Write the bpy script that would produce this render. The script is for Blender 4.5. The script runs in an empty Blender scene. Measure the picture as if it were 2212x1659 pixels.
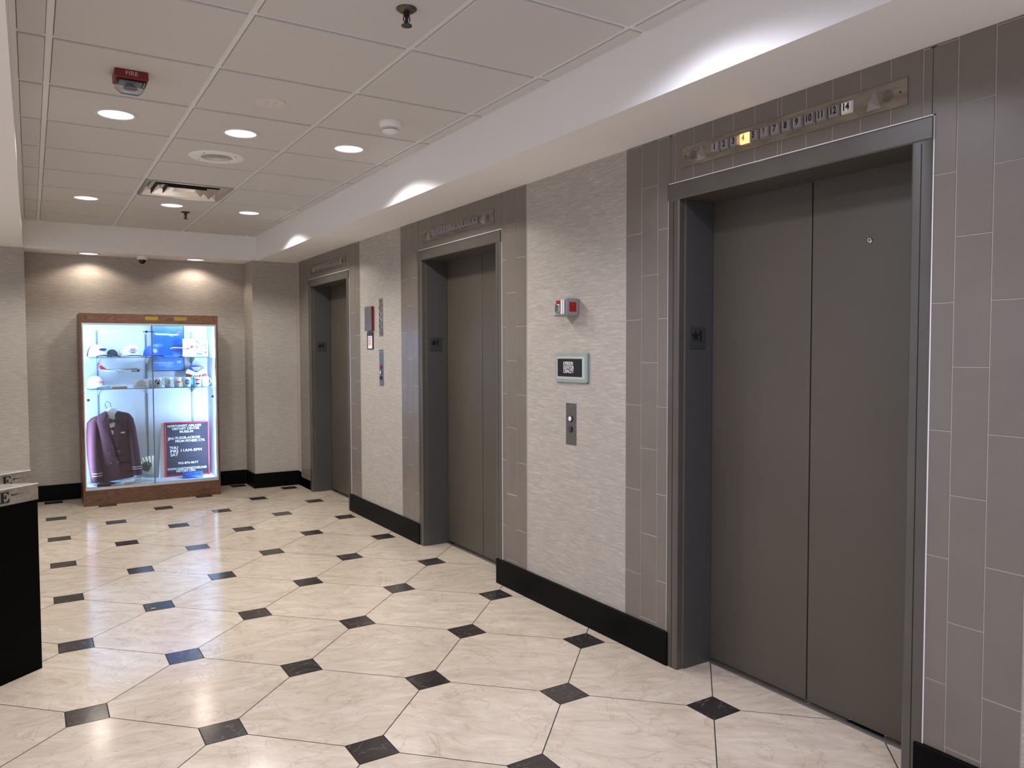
import bpy, bmesh, math, random
from mathutils import Vector, Matrix
random.seed(7)
PI = math.pi
SC = bpy.context.scene
COL = SC.collection

# ------------------------------------------------------------------ camera
YAW, PITCH, ROLL, CAMH, FPX = 0.55822, -0.0414548, -0.0029015, 1.41751, 1664.815
cy, sy, cp, sp = math.cos(YAW), math.sin(YAW), math.cos(PITCH), math.sin(PITCH)
fw = Vector((sy*cp, cy*cp, sp)); rt0 = Vector((cy, -sy, 0)); up0 = rt0.cross(fw)
cr, sr = math.cos(ROLL), math.sin(ROLL)
rt = cr*rt0 + sr*up0; up = -sr*rt0 + cr*up0
cam = bpy.data.cameras.new('camera')
cam.sensor_fit = 'HORIZONTAL'; cam.sensor_width = 36; cam.lens = FPX/2212*36
cam.clip_start = 0.05; cam.clip_end = 100
co = bpy.data.objects.new('camera', cam); COL.objects.link(co)
co.matrix_world = Matrix(((rt.x, up.x, -fw.x, 0), (rt.y, up.y, -fw.y, 0), (rt.z, up.z, -fw.z, CAMH), (0, 0, 0, 1)))
SC.camera = co

# ------------------------------------------------------------------ light and exposure
SC.view_settings.view_transform = 'Standard'; SC.view_settings.look = 'None'
SC.view_settings.gamma = 1; SC.view_settings.use_curve_mapping = False
SC.view_settings.exposure = 1.12
SC.cycles.caustics_reflective = False; SC.cycles.caustics_refractive = False
W = bpy.data.worlds.new('lobby_daylight'); SC.world = W; W.use_nodes = True
bg = W.node_tree.nodes['Background']
bg.inputs[0].default_value = (0.80, 0.84, 1.0, 1); bg.inputs[1].default_value = 0.40

WARM = (1.0, 0.84, 0.70); NEUTRAL = (1.0, 0.97, 0.93); COOL = (0.80, 0.82, 1.0); VIOLET = (0.74, 0.72, 1.0)
CANS = [(0.395, 4.38, NEUTRAL), (1.0045, 4.40, NEUTRAL), (1.620, 4.40, NEUTRAL),
        (0.395, 6.83, NEUTRAL), (1.0045, 6.81, NEUTRAL), (1.620, 6.84, NEUTRAL),
        (0.395, 1.90, COOL), (1.0045, 1.90, COOL), (1.620, 1.87, COOL),
        (0.395, -0.52, VIOLET), (1.0045, -0.52, VIOLET), (1.620, -0.52, VIOLET)]  # unseen row added to light the scene, tinted violet for a purple cast
WALLCANS = [(0.497, 8.425, WARM), (1.455, 8.425, WARM)]
CAN_W, WALLCAN_W = 26.0, 5.6
CEIL, SOFF = 2.6243, 2.370

def spot(name, x, y, z, power, col, ang=142, blend=0.22, rad=0.075):
    l = bpy.data.lights.new(name, 'SPOT'); l.energy = power; l.color = col
    l.spot_size = math.radians(ang); l.spot_blend = blend; l.shadow_soft_size = rad
    o = bpy.data.objects.new(name, l); COL.objects.link(o); o.location = (x, y, z)
    return o
for (x, y, c) in CANS:
    near = y < 3
    spot('downlight_lamp', x, y, CEIL-0.026, CAN_W*(.6 if near and x > 1.5 else 1), c, 154 if near else 143, .45 if near else .22)
for (x, y, c) in WALLCANS:
    spot('downlight_lamp', x, y, SOFF-0.018, WALLCAN_W, c, 144, 0.25)

# ------------------------------------------------------------------ helpers
def lin(h):
    if isinstance(h, str):
        h = h.lstrip('#'); v = [int(h[i:i+2], 16)/255 for i in (0, 2, 4)]
    else: v = [c/255 for c in h]
    return tuple(c/12.92 if c <= .04045 else ((c+.055)/1.055)**2.4 for c in v) + (1,)

MATS = {}
def mat(name, col, rough=0.5, metal=0.0, spec=0.5, emit=0.0, ecol=None, noise=0.0, nscale=40, bump=0.0, coat=0.0):
    if name in MATS: return MATS[name]
    m = bpy.data.materials.new(name); m.use_nodes = True; MATS[name] = m
    nt = m.node_tree; b = nt.nodes['Principled BSDF']
    c = lin(col)
    b.inputs['Base Color'].default_value = c
    b.inputs['Roughness'].default_value = rough; b.inputs['Metallic'].default_value = metal
    b.inputs['Specular IOR Level'].default_value = spec
    if coat: b.inputs['Coat Weight'].default_value = coat; b.inputs['Coat Roughness'].default_value = .08
    if emit:
        b.inputs['Emission Color'].default_value = lin(ecol or col); b.inputs['Emission Strength'].default_value = emit
    if noise or bump:
        tc = nt.nodes.new('ShaderNodeNewGeometry'); n = nt.nodes.new('ShaderNodeTexNoise')
        n.inputs['Scale'].default_value = nscale; n.inputs['Detail'].default_value = 5
        nt.links.new(tc.outputs['Position'], n.inputs['Vector'])
        if noise:
            r = nt.nodes.new('ShaderNodeValToRGB')
            r.color_ramp.elements[0].color = tuple(x*(1-noise) for x in c[:3])+(1,)
            r.color_ramp.elements[1].color = tuple(min(1, x*(1+noise)) for x in c[:3])+(1,)
            r.color_ramp.elements[0].position = .3; r.color_ramp.elements[1].position = .7
            nt.links.new(n.outputs['Fac'], r.inputs['Fac']); nt.links.new(r.outputs['Color'], b.inputs['Base Color'])
        if bump:
            bp = nt.nodes.new('ShaderNodeBump'); bp.inputs['Strength'].default_value = bump; bp.inputs['Distance'].default_value = .002
            nt.links.new(n.outputs['Fac'], bp.inputs['Height']); nt.links.new(bp.outputs['Normal'], b.inputs['Normal'])
    return m

def nodes(name):
    m = bpy.data.materials.new(name); m.use_nodes = True; MATS[name] = m
    return m, m.node_tree, m.node_tree.nodes['Principled BSDF'], m.node_tree.nodes.new, m.node_tree.links.new

def ramp(nt, stops):
    r = nt.nodes.new('ShaderNodeValToRGB'); e = r.color_ramp.elements
    while len(e) < len(stops): e.new(0.5)
    for i, (p, c) in enumerate(stops): e[i].position = p; e[i].color = c if len(c) == 4 else lin(c)
    return r

def mapped(nt, scale):
    g = nt.nodes.new('ShaderNodeNewGeometry'); mp = nt.nodes.new('ShaderNodeMapping')
    mp.inputs['Scale'].default_value = scale; nt.links.new(g.outputs['Position'], mp.inputs['Vector'])
    return g, mp

def wallpaper():
    m, nt, b, N, L = nodes('wallpaper')
    g, mp = mapped(nt, (13, 13, 150))
    n = N('ShaderNodeTexNoise'); n.inputs['Scale'].default_value = 1; n.inputs['Detail'].default_value = 6; n.inputs['Roughness'].default_value = .65; n.inputs['Distortion'].default_value = .6
    L(mp.outputs[0], n.inputs['Vector'])
    g2, mp2 = mapped(nt, (230, 230, 420))
    n2 = N('ShaderNodeTexNoise'); n2.inputs['Scale'].default_value = 1; n2.inputs['Detail'].default_value = 3
    L(mp2.outputs[0], n2.inputs['Vector'])
    r = ramp(nt, [(0.32, '#a9a299'), (0.52, '#b6aea5'), (0.62, '#c2bab0'), (0.76, '#d6cec3')])
    L(n.outputs['Fac'], r.inputs['Fac'])
    r2 = ramp(nt, [(0.3, (.78, .78, .78, 1)), (0.7, (1, 1, 1, 1))]); L(n2.outputs['Fac'], r2.inputs['Fac'])
    mx = N('ShaderNodeMix'); mx.data_type = 'RGBA'; mx.blend_type = 'MULTIPLY'; mx.inputs[0].default_value = .8
    L(r.outputs[0], mx.inputs[6]); L(r2.outputs[0], mx.inputs[7]); L(mx.outputs[2], b.inputs['Base Color'])
    b.inputs['Roughness'].default_value = .62; b.inputs['Specular IOR Level'].default_value = .3
    ad = N('ShaderNodeMath'); ad.operation = 'MULTIPLY_ADD'; ad.inputs[1].default_value = .4
    L(n2.outputs['Fac'], ad.inputs[0]); L(n.outputs['Fac'], ad.inputs[2])
    bp = N('ShaderNodeBump'); bp.inputs['Strength'].default_value = .25; bp.inputs['Distance'].default_value = .003
    L(ad.outputs[0], bp.inputs['Height']); L(bp.outputs[0], b.inputs['Normal'])
    return m

def marble(name, stops, vein, rough, sc):
    m, nt, b, N, L = nodes(name)
    g = N('ShaderNodeNewGeometry')
    mul = N('ShaderNodeMath'); mul.operation = 'MULTIPLY'; mul.inputs[1].default_value = 37
    L(g.outputs['Random Per Island'], mul.inputs[0])
    cb = N('ShaderNodeCombineXYZ'); L(mul.outputs[0], cb.inputs[0]); L(mul.outputs[0], cb.inputs[2])
    rot = N('ShaderNodeVectorRotate'); rot.rotation_type = 'Z_AXIS'
    ang = N('ShaderNodeMath'); ang.operation = 'MULTIPLY'; ang.inputs[1].default_value = .9; L(g.outputs['Random Per Island'], ang.inputs[0])
    L(g.outputs['Position'], rot.inputs['Vector']); L(ang.outputs[0], rot.inputs['Angle'])
    ad = N('ShaderNodeVectorMath'); L(rot.outputs[0], ad.inputs[0]); L(cb.outputs[0], ad.inputs[1])
    mp = N('ShaderNodeMapping'); mp.inputs['Scale'].default_value = (1, 2.6, 1); mp.inputs['Rotation'].default_value = (0, 0, .5); L(ad.outputs[0], mp.inputs['Vector'])
    n = N('ShaderNodeTexNoise'); n.inputs['Scale'].default_value = sc; n.inputs['Detail'].default_value = 9; n.inputs['Roughness'].default_value = .7; n.inputs['Distortion'].default_value = 1.6
    L(mp.outputs[0], n.inputs['Vector'])
    r = ramp(nt, stops); L(n.outputs['Fac'], r.inputs['Fac'])
    n2 = N('ShaderNodeTexNoise'); n2.inputs['Scale'].default_value = sc*.8; n2.inputs['Detail'].default_value = 8; n2.inputs['Distortion'].default_value = 2.2
    L(ad.outputs[0], n2.inputs['Vector'])
    r2 = ramp(nt, [(.485, (0, 0, 0, 1)), (.5, (1, 1, 1, 1)), (.515, (0, 0, 0, 1))]); L(n2.outputs['Fac'], r2.inputs['Fac'])
    k = N('ShaderNodeMath'); k.operation = 'MULTIPLY'; k.inputs[1].default_value = .35; L(r2.outputs[0], k.inputs[0])
    mx = N('ShaderNodeMix'); mx.data_type = 'RGBA'; mx.inputs[7].default_value = lin(vein)
    L(k.outputs[0], mx.inputs[0]); L(r.outputs[0], mx.inputs[6])
    hv = N('ShaderNodeHueSaturation'); L(mx.outputs[2], hv.inputs['Color'])
    vv = N('ShaderNodeMath'); vv.operation = 'MULTIPLY_ADD'; vv.inputs[1].default_value = .12; vv.inputs[2].default_value = .94
    L(g.outputs['Random Per Island'], vv.inputs[0]); L(vv.outputs[0], hv.inputs['Value'])
    L(hv.outputs[0], b.inputs['Base Color'])
    b.inputs['Roughness'].default_value = rough
    return m

def wood(name, horiz):
    m, nt, b, N, L = nodes(name)
    g, mp = mapped(nt, (1.6, 9, 14) if horiz else (16, 9, 1.4))
    n = N('ShaderNodeTexNoise'); n.inputs['Scale'].default_value = 1.4; n.inputs['Detail'].default_value = 2; n.inputs['Distortion'].default_value = .3
    L(mp.outputs[0], n.inputs['Vector'])
    mu = N('ShaderNodeMath'); mu.operation = 'MULTIPLY'; mu.inputs[1].default_value = 14; L(n.outputs['Fac'], mu.inputs[0])
    fr = N('ShaderNodeMath'); fr.operation = 'FRACT'; L(mu.outputs[0], fr.inputs[0])
    r = ramp(nt, [(0, '#432a1b'), (.25, '#654430'), (.75, '#76513a'), (1, '#4c3121')]); L(fr.outputs[0], r.inputs['Fac'])
    g2, mp2 = mapped(nt, (6, 40, 260) if horiz else (260, 40, 6))
    n2 = N('ShaderNodeTexNoise'); n2.inputs['Scale'].default_value = 1; L(mp2.outputs[0], n2.inputs['Vector'])
    r2 = ramp(nt, [(.3, (.72, .72, .72, 1)), (.65, (1, 1, 1, 1))]); L(n2.outputs['Fac'], r2.inputs['Fac'])
    mx = N('ShaderNodeMix'); mx.data_type = 'RGBA'; mx.blend_type = 'MULTIPLY'; mx.inputs[0].default_value = .8
    L(r.outputs[0], mx.inputs[6]); L(r2.outputs[0], mx.inputs[7]); L(mx.outputs[2], b.inputs['Base Color'])
    b.inputs['Roughness'].default_value = .35
    return m

def glass(name, tint, refl=.055):
    m = bpy.data.materials.new(name); m.use_nodes = True; MATS[name] = m
    nt = m.node_tree; nt.nodes.clear(); N = nt.nodes.new
    o = N('ShaderNodeOutputMaterial'); t = N('ShaderNodeBsdfTransparent'); t.inputs[0].default_value = tint
    gl = N('ShaderNodeBsdfGlossy'); gl.inputs['Roughness'].default_value = .01
    fr = N('ShaderNodeFresnel'); fr.inputs['IOR'].default_value = 1.38
    mx = N('ShaderNodeMixShader'); nt.links.new(fr.outputs[0], mx.inputs[0]); nt.links.new(t.outputs[0], mx.inputs[1]); nt.links.new(gl.outputs[0], mx.inputs[2])
    nt.links.new(mx.outputs[0], o.inputs[0])
    return m

def brushed(name, col, rough, sx, sz):
    m, nt, b, N, L = nodes(name)
    g, mp = mapped(nt, (40, sx, sz))
    n = N('ShaderNodeTexNoise'); n.inputs['Scale'].default_value = 1; n.inputs['Detail'].default_value = 4; L(mp.outputs[0], n.inputs['Vector'])
    c = lin(col)
    r = ramp(nt, [(.3, tuple(x*.72 for x in c[:3])+(1,)), (.7, tuple(min(1, x*1.2) for x in c[:3])+(1,))]); L(n.outputs['Fac'], r.inputs['Fac']); L(r.outputs[0], b.inputs['Base Color'])
    b.inputs['Metallic'].default_value = .85; b.inputs['Roughness'].default_value = rough
    return m

M_PAPER = wallpaper()
M_MARBLE = marble('cream_marble', [(.28, '#c3b09b'), (.44, '#d5c5b0'), (.56, '#decfbc'), (.66, '#e6d8c7'), (.76, '#eee3d5')], '#a28d74', .145, 3.6)
M_DOT = marble('dark_marble', [(.3, '#302a28'), (.6, '#3e3837'), (.8, '#4b4443')], '#8f8a86', .15, 6)
M_GROUT = mat('floor_grout', '#1a1512', .8)
M_WOODH = wood('walnut_horizontal', True); M_WOODV = wood('walnut_vertical', False)
M_TILE = mat('taupe_tile', '#776f67', .26, spec=.42, noise=.04, nscale=6)
M_TGROUT = mat('tile_grout', '#b5aaa1', .85)
M_CEIL = mat('ceiling_tile', '#cfcdcb', .95, noise=.04, nscale=260, bump=.25)
M_GRID = mat('ceiling_grid', '#e6e6e4', .5)
M_GAP = mat('ceiling_gap', '#5b544d', .9)
M_DRY = mat('soffit_paint', '#f3f1ef', .8, bump=.06, nscale=300)
M_BASE = mat('black_baseboard', '#050505', .5, spec=.10)
M_DOOR = mat('door_metal', '#524b42', .42, spec=.5, noise=.05, nscale=3)
M_FRAME = mat('frame_metal', '#524d46', .33, spec=.6, noise=.08, nscale=8)
M_JAMB = mat('jamb_metal', '#4c4a4a', .38, spec=.5)
M_SEAM = mat('seam_black', '#050505', .7)
M_STEEL = brushed('stainless', '#958c80', .34, 10, 60)
M_STEEL2 = mat('satin_steel', '#8d8a88', .36, .8)
M_CHROME = mat('chrome', '#d8d8da', .12, 1)
M_ALU = mat('aluminium', '#c9c9cc', .35, .75)
M_WHITE = mat('white_plastic', '#f0eeec', .45)
M_OFFW = mat('white_enamel', '#d9d4ce', .5)
M_BLACK = mat('black_plastic', '#101012', .4)
M_DGREY = mat('dark_grey', '#3a3a3d', .5)
M_GREY = mat('grey_plastic', '#8f8d8e', .45)
M_RED = mat('red_plastic', '#a3121a', .4)
M_DRED = mat('dark_red', '#7a1518', .45)
M_LENS = mat('downlight_lens', '#8a8c90', .4, emit=0.56, ecol='#f2f5ff')
M_GLASS = glass('case_glass', (.965, .985, .98, 1))
M_SHELF = glass('shelf_glass', (.90, .96, .97, 1))
M_CASEIN = mat('case_interior', '#dfe7ef', .6)
M_BRASS = mat('brass_plate', '#b9994c', .3, .9)
M_TUBE = mat('light_strip', '#ffffff', .4, emit=.7, ecol='#e6f2ff')

class B:
    def __init__(s): s.v = []; s.f = []; s.m = []
    def add(s, vs, fs, m=0):
        o = len(s.v); s.v += [tuple(v) for v in vs]
        for f in fs: s.f.append([o+i for i in f]); s.m.append(m)
        return s
    def box(s, x0, x1, y0, y1, z0, z1, m=0):
        return s.add([(x0, y0, z0), (x1, y0, z0), (x1, y1, z0), (x0, y1, z0), (x0, y0, z1), (x1, y0, z1), (x1, y1, z1), (x0, y1, z1)],
                     [(0, 3, 2, 1), (4, 5, 6, 7), (0, 1, 5, 4), (1, 2, 6, 5), (2, 3, 7, 6), (3, 0, 4, 7)], m)
    def loft(s, rings, m=0, cap=True, closed=True):
        n = len(rings[0]); vs = [p for r in rings for p in r]; fs = []
        for k in range(len(rings)-1):
            for i in range(n if closed else n-1):
                j = (i+1) % n; fs.append((k*n+i, k*n+j, (k+1)*n+j, (k+1)*n+i))
        if cap: fs.append(tuple(range(n-1, -1, -1))); fs.append(tuple((len(rings)-1)*n+i for i in range(n)))
        return s.add(vs, fs, m)
    def prism(s, poly, ax, a0, a1, m=0):
        def P(p, a): return (p[0], a, p[1]) if ax == 'y' else ((p[0], p[1], a) if ax == 'z' else (a, p[0], p[1]))
        return s.loft([[P(p, a0) for p in poly], [P(p, a1) for p in poly]], m)
    def lathe(s, prof, c=(0, 0, 0), ax='z', n=24, m=0, sx=1, sy=1, cap=True):
        rings = []
        for r, h in prof:
            ring = []
            for i in range(n):
                a = 2*PI*i/n; u, v = r*math.cos(a)*sx, r*math.sin(a)*sy
                p = (u, v, h) if ax == 'z' else ((u, h, v) if ax == 'y' else (h, u, v))
                ring.append((p[0]+c[0], p[1]+c[1], p[2]+c[2]))
            rings.append(ring)
        return s.loft(rings, m, cap)
    def tube(s, path, r, n=8, m=0):
        path = [Vector(p) for p in path]; rings = []
        for i, p in enumerate(path):
            d = (path[min(i+1, len(path)-1)]-path[max(i-1, 0)]).normalized()
            a = Vector((0, 0, 1)) if abs(d.z) < .9 else Vector((1, 0, 0))
            u = d.cross(a).normalized(); w = d.cross(u)
            rr = r[i] if isinstance(r, (list, tuple)) else r
            rings.append([tuple(p+u*rr*math.cos(2*PI*k/n)+w*rr*math.sin(2*PI*k/n)) for k in range(n)])
        return s.loft(rings, m)

MESHES = {}
def mesh(name, b, mats, smooth=35, flip=False):
    me = bpy.data.meshes.new(name); me.from_pydata(b.v, [], b.f)
    mats = mats if isinstance(mats, (list, tuple)) else [mats]
    for m in mats: me.materials.append(m)
    for p, i in zip(me.polygons, b.m): p.material_index = i
    bm = bmesh.new(); bm.from_mesh(me); bmesh.ops.recalc_face_normals(bm, faces=bm.faces[:]); bm.to_mesh(me); bm.free()
    if smooth:
        for p in me.polygons: p.use_smooth = True
        me.set_sharp_from_angle(angle=math.radians(smooth))
    return me

def obj(name, b, mats, parent=None, world=False, bevel=0, smooth=35, loc=None, label=None):
    me = b if isinstance(b, bpy.types.Mesh) else mesh(name, b, mats, smooth)
    o = bpy.data.objects.new(name, me); COL.objects.link(o)
    if parent:
        o.parent = parent
        if world: o.matrix_parent_inverse = Matrix.Translation(-root_loc(parent))
    if loc: o.location = loc
    if bevel:
        md = o.modifiers.new('edge', 'BEVEL'); md.width = bevel; md.segments = 2; md.limit_method = 'ANGLE'
    if label: o['label'] = label
    return o

def root_loc(o):
    v = Vector((0, 0, 0))
    while o:
        if o.matrix_parent_inverse != Matrix.Identity(4): return v + o.location
        v = v + o.location; o = o.parent
    return v

def tag(o, label, cat=None, group=None, kind=None):
    o['label'] = label
    if cat: o['category'] = cat
    if group: o['group'] = group
    if kind: o['kind'] = kind
    return o

def thing(name, label, cat, loc=(0, 0, 0), rotz=0, group=None, kind=None):
    o = bpy.data.objects.new(name, None); COL.objects.link(o)
    o.location = loc; o.rotation_euler = (0, 0, rotz); o.empty_display_size = .05
    return tag(o, label, cat, group, kind)

def struct(name, b, mats, label, bevel=0, smooth=35, parent=None):
    o = obj(name, b, mats, parent, bevel=bevel, smooth=smooth)
    o['kind'] = 'structure'; o['label'] = label
    return o

def dup(o, parent=None):
    c = o.copy(); COL.objects.link(c)
    if parent: c.parent = parent
    for ch in list(o.children): dup(ch, c)
    return c

def text(s, size, m, parent, loc, name='lettering', align='CENTER', sx=1.0, bold=0.0, rot=(PI/2, 0, 0), ext=.0004, world=False, shear=0, line=1.0):
    c = bpy.data.curves.new(name, 'FONT'); c.body = s; c.size = size; c.align_x = align; c.align_y = 'CENTER'
    c.extrude = ext; c.offset = bold*size; c.materials.append(m); c.shear = shear; c.space_line = line
    tmp = bpy.data.objects.new(name, c); COL.objects.link(tmp)
    me = bpy.data.meshes.new_from_object(tmp.evaluated_get(bpy.context.evaluated_depsgraph_get()))
    bpy.data.objects.remove(tmp); me.name = name
    o = bpy.data.objects.new(name, me); COL.objects.link(o)
    o.parent = parent; o.location = loc; o.rotation_euler = rot; o.scale = (sx, 1, 1)
    if world and parent: o.matrix_parent_inverse = Matrix.Translation(-root_loc(parent))
    return o

# ------------------------------------------------------------------ floor
A_, X0, Y0_ = 0.42341, 1.84826, 2.55552
XMIN, XMAX, YMIN, YMAX = -4.0, 2.64, -2.0, 8.64
def clip(poly):
    for ax, lim, sgn in ((0, XMIN, 1), (0, XMAX, -1), (1, YMIN, 1), (1, YMAX, -1)):
        out = []
        for i in range(len(poly)):
            a, b = poly[i], poly[(i+1) % len(poly)]
            ia, ib = sgn*(a[ax]-lim) >= 0, sgn*(b[ax]-lim) >= 0
            if ia: out.append(a)
            if ia != ib:
                t = (lim-a[ax])/(b[ax]-a[ax]); out.append((a[0]+t*(b[0]-a[0]), a[1]+t*(b[1]-a[1])))
        poly = out
        if len(poly) < 3: return None
    return poly
fb = B(); fb.box(XMIN, XMAX, YMIN, YMAX, -.06, -.0012, 2)
S_ = .0735; g_ = .0020
for i in range(-16, 4):
    for j in range(-13, 17):
        cx, cyy = X0+i*A_, Y0_+j*A_
        if (i+j) % 2 == 0:
            h = S_-g_; p = [(cx-h, cyy-h), (cx+h, cyy-h), (cx+h, cyy+h), (cx-h, cyy+h)]; m = 1
        else:
            k = A_-S_-g_; q = S_-g_*.4
            p = [(cx+k, cyy-q), (cx+k, cyy+q), (cx+q, cyy+k), (cx-q, cyy+k), (cx-k, cyy+q), (cx-k, cyy-q), (cx-q, cyy-k), (cx+q, cyy-k)]; m = 0
        p = clip(p)
        if p: fb.add([(x, y, 0) for x, y in p], [tuple(range(len(p)))], m)
struct('floor', fb, [M_MARBLE, M_DOT, M_GROUT], 'polished floor of cream marble octagons with small dark square insets', smooth=0)

# ------------------------------------------------------------------ ceiling, soffits
GX, GY, G = 0.0902, 2.2420, 0.6096
cb = B()
CX0, CX1, CY0, CY1 = -.034, 2.012, -1.8, 8.24
cb.box(CX0, CX1, CY0, CY1, CEIL+.03, CEIL+.08, 1)     # void above
xs = [GX+k*G for k in range(4)]; ys = [GY+m*G for m in range(-6, 10)]
for x in xs: cb.box(x-.012, x+.012, CY0, CY1, CEIL, CEIL+.012, 1)
for y in ys: cb.box(CX0, CX1, y-.012, y+.012, CEIL+.0004, CEIL+.012, 1)
cb.box(CX0, CX0+.02, CY0, CY1, CEIL-.0006, CEIL+.012, 1); cb.box(CX1-.02, CX1, CY0, CY1, CEIL-.0006, CEIL+.012, 1)
cb.box(CX0, CX1, CY1-.02, CY1, CEIL-.0003, CEIL+.012, 1)
ex = [CX0+.008]+xs+[CX1-.008]; ey = [CY0]+ys+[CY1-.008]
DIFF = (1, 6)
for a in range(len(ex)-1):
    for c in range(len(ey)-1):
        if abs(ex[a]-(GX+G)) < .01 and abs(ey[c]-(GY+6*G)) < .01: continue
        x0, x1, y0, y1 = ex[a]+.0140, ex[a+1]-.0140, ey[c]+.0140, ey[c+1]-.0140
        if x1-x0 < .02 or y1-y0 < .02: continue
        z = CEIL-.008; e = .002
        vs = [(x0+e, y0+e, z), (x1-e, y0+e, z), (x1-e, y1-e, z), (x0+e, y1-e, z), (x0, y0, z+e), (x1, y0, z+e), (x1, y1, z+e), (x0, y1, z+e),
              (x0, y0, z+.03), (x1, y0, z+.03), (x1, y1, z+.03), (x0, y1, z+.03)]
        cb.add(vs, [(0, 3, 2, 1)]+[(k, (k+1) % 4, 4+(k+1) % 4, 4+k) for k in range(4)]+[(4+k, 4+(k+1) % 4, 8+(k+1) % 4, 8+k) for k in range(4)], 0)
struct('ceiling', cb, [M_CEIL, M_GRID], 'suspended ceiling of square white tiles in a narrow metal grid', smooth=0)
sb = B(); sb.box(2.012, 2.66, -1.8, 8.62, SOFF, 2.72)
struct('trim_1', sb, M_DRY, 'painted soffit running above the elevator doors')
sb = B(); sb.box(-.034, 2.012, 8.24, 8.62, SOFF, 2.72)
struct('trim_2', sb, M_DRY, 'painted soffit above the display case alcove')
sb = B(); sb.box(-2.6, -.034, -1.8, 8.62, SOFF, 2.72)
struct('trim_3', sb, M_DRY, 'painted soffit on the left side of the ceiling')

# ------------------------------------------------------------------ walls
WX = 2.415
DOORS = [1.957, 4.562, 7.164]
wb = B(); yprev = -1.8
for c in DOORS:
    wb.box(WX, WX+.19, yprev, c-.552, 0, SOFF); wb.box(WX, WX+.19, c-.552, c+.552, 2.115, SOFF); yprev = c+.552
wb.box(WX, WX+.19, yprev, 8.24, 0, SOFF)
struct('wall_right', wb, M_PAPER, 'textured beige wallpaper wall between the elevator doors', smooth=0)
wb = B(); wb.box(-.3, 2.2, 8.592, 8.72, 0, SOFF)
struct('wall_back', wb, M_PAPER, 'textured beige wallpaper wall behind the lit display case')
wb = B(); wb.box(1.966, 2.66, 8.222, 8.62, 0, SOFF)
struct('wall_corner', wb, M_PAPER, 'wallpapered pier between the alcove and the farthest elevator')
wb = B(); wb.box(-2.6, -.027, 8.235, 8.62, 0, SOFF)
struct('wall_left', wb, M_PAPER, 'wallpapered pier left of the display case alcove')

# tiled surrounds
TZ = 1.9650; TP = .3987; TW = .1086
def surround(n, c, half, dc, label, clipright=None):
    b = B(); x0, x1 = WX-.0015, WX
    yl, yr = c+half, c-half
    if clipright: yl = clipright
    oh = .592
    # grout bed
    for (a0, a1, z0, z1) in ((dc+oh-.02, yl, .1, SOFF), (yr, dc-oh+.02, .1, SOFF), (dc-oh, dc+oh, 2.12, SOFF)):
        b.box(x0-.0005, x1, a0, a1, z0, z1, 1)
    g = .0012
    cols = []
    for k in range(8): cols.append((c+.009+TW*k, c+.009+TW*(k+1), (7-k) % 2)); cols.append((c-.009-TW*(k+1), c-.009-TW*k, (7-k) % 2))
    cols.append((c-.009, c+.009, 0))
    for (a0, a1, par) in cols:
        a1c = min(a1, yl)
        if a1c-a0 < .01: continue
        zt = [TZ+.2*par+TP*k for k in range(-6, 3)]
        head = dc-oh+.01 < (a0+a1)/2 < dc+oh-.01
        edges = [.1]+[z for z in zt if .11 < z < SOFF-.005 and not (head and z > 2.1)]+[SOFF]
        for z0, z1 in zip(edges[:-1], edges[1:]):
            rects = [(a0, a1c, z0, z1)]
            # cut away door frame
            fa, fb_, ft = dc-oh+.01, dc+oh-.01, 2.145
            out = []
            for (p, q, r, s) in rects:
                if q <= fa or p >= fb_ or r >= ft: out.append((p, q, r, s)); continue
                if p < fa: out.append((p, fa, r, s))
                if q > fb_: out.append((fb_, q, r, s))
                if s > ft: out.append((max(p, fa), min(q, fb_), ft, s))
            for (p, q, r, s) in out:
                if q-p < .006 or s-r < .006: continue
                e = .0012; xf = WX-.0035
                P = (p+(g if abs(p-fb_) > .001 else 0), q-(g if abs(q-fa) > .001 else 0), r+(g if abs(r-ft) > .001 else 0), s-(g if s < SOFF-.001 else 0))
                vs = [(xf, P[0]+e, P[2]+e), (xf, P[1]-e, P[2]+e), (xf, P[1]-e, P[3]-e), (xf, P[0]+e, P[3]-e),
                      (xf+e, P[0], P[2]), (xf+e, P[1], P[2]), (xf+e, P[1], P[3]), (xf+e, P[0], P[3]),
                      (WX, P[0], P[2]), (WX, P[1], P[2]), (WX, P[1], P[3]), (WX, P[0], P[3])]
                b.add(vs, [(0, 3, 2, 1)]+[(k, (k+1) % 4, 4+(k+1) % 4, 4+k) for k in range(4)]+[(4+k, 4+(k+1) % 4, 8+(k+1) % 4, 8+k) for k in range(4)], 0)
    return struct('trim_%d' % n, b, [M_TILE, M_TGROUT], label, smooth=0)
surround(4, 1.958, .8778, DOORS[0], 'taupe stacked tile surround of the nearest elevator')
surround(5, 4.583, .8815, DOORS[1], 'taupe stacked tile surround of the middle elevator')
surround(6, 7.205, .8855, DOORS[2], 'taupe stacked tile surround of the farthest elevator')

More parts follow.
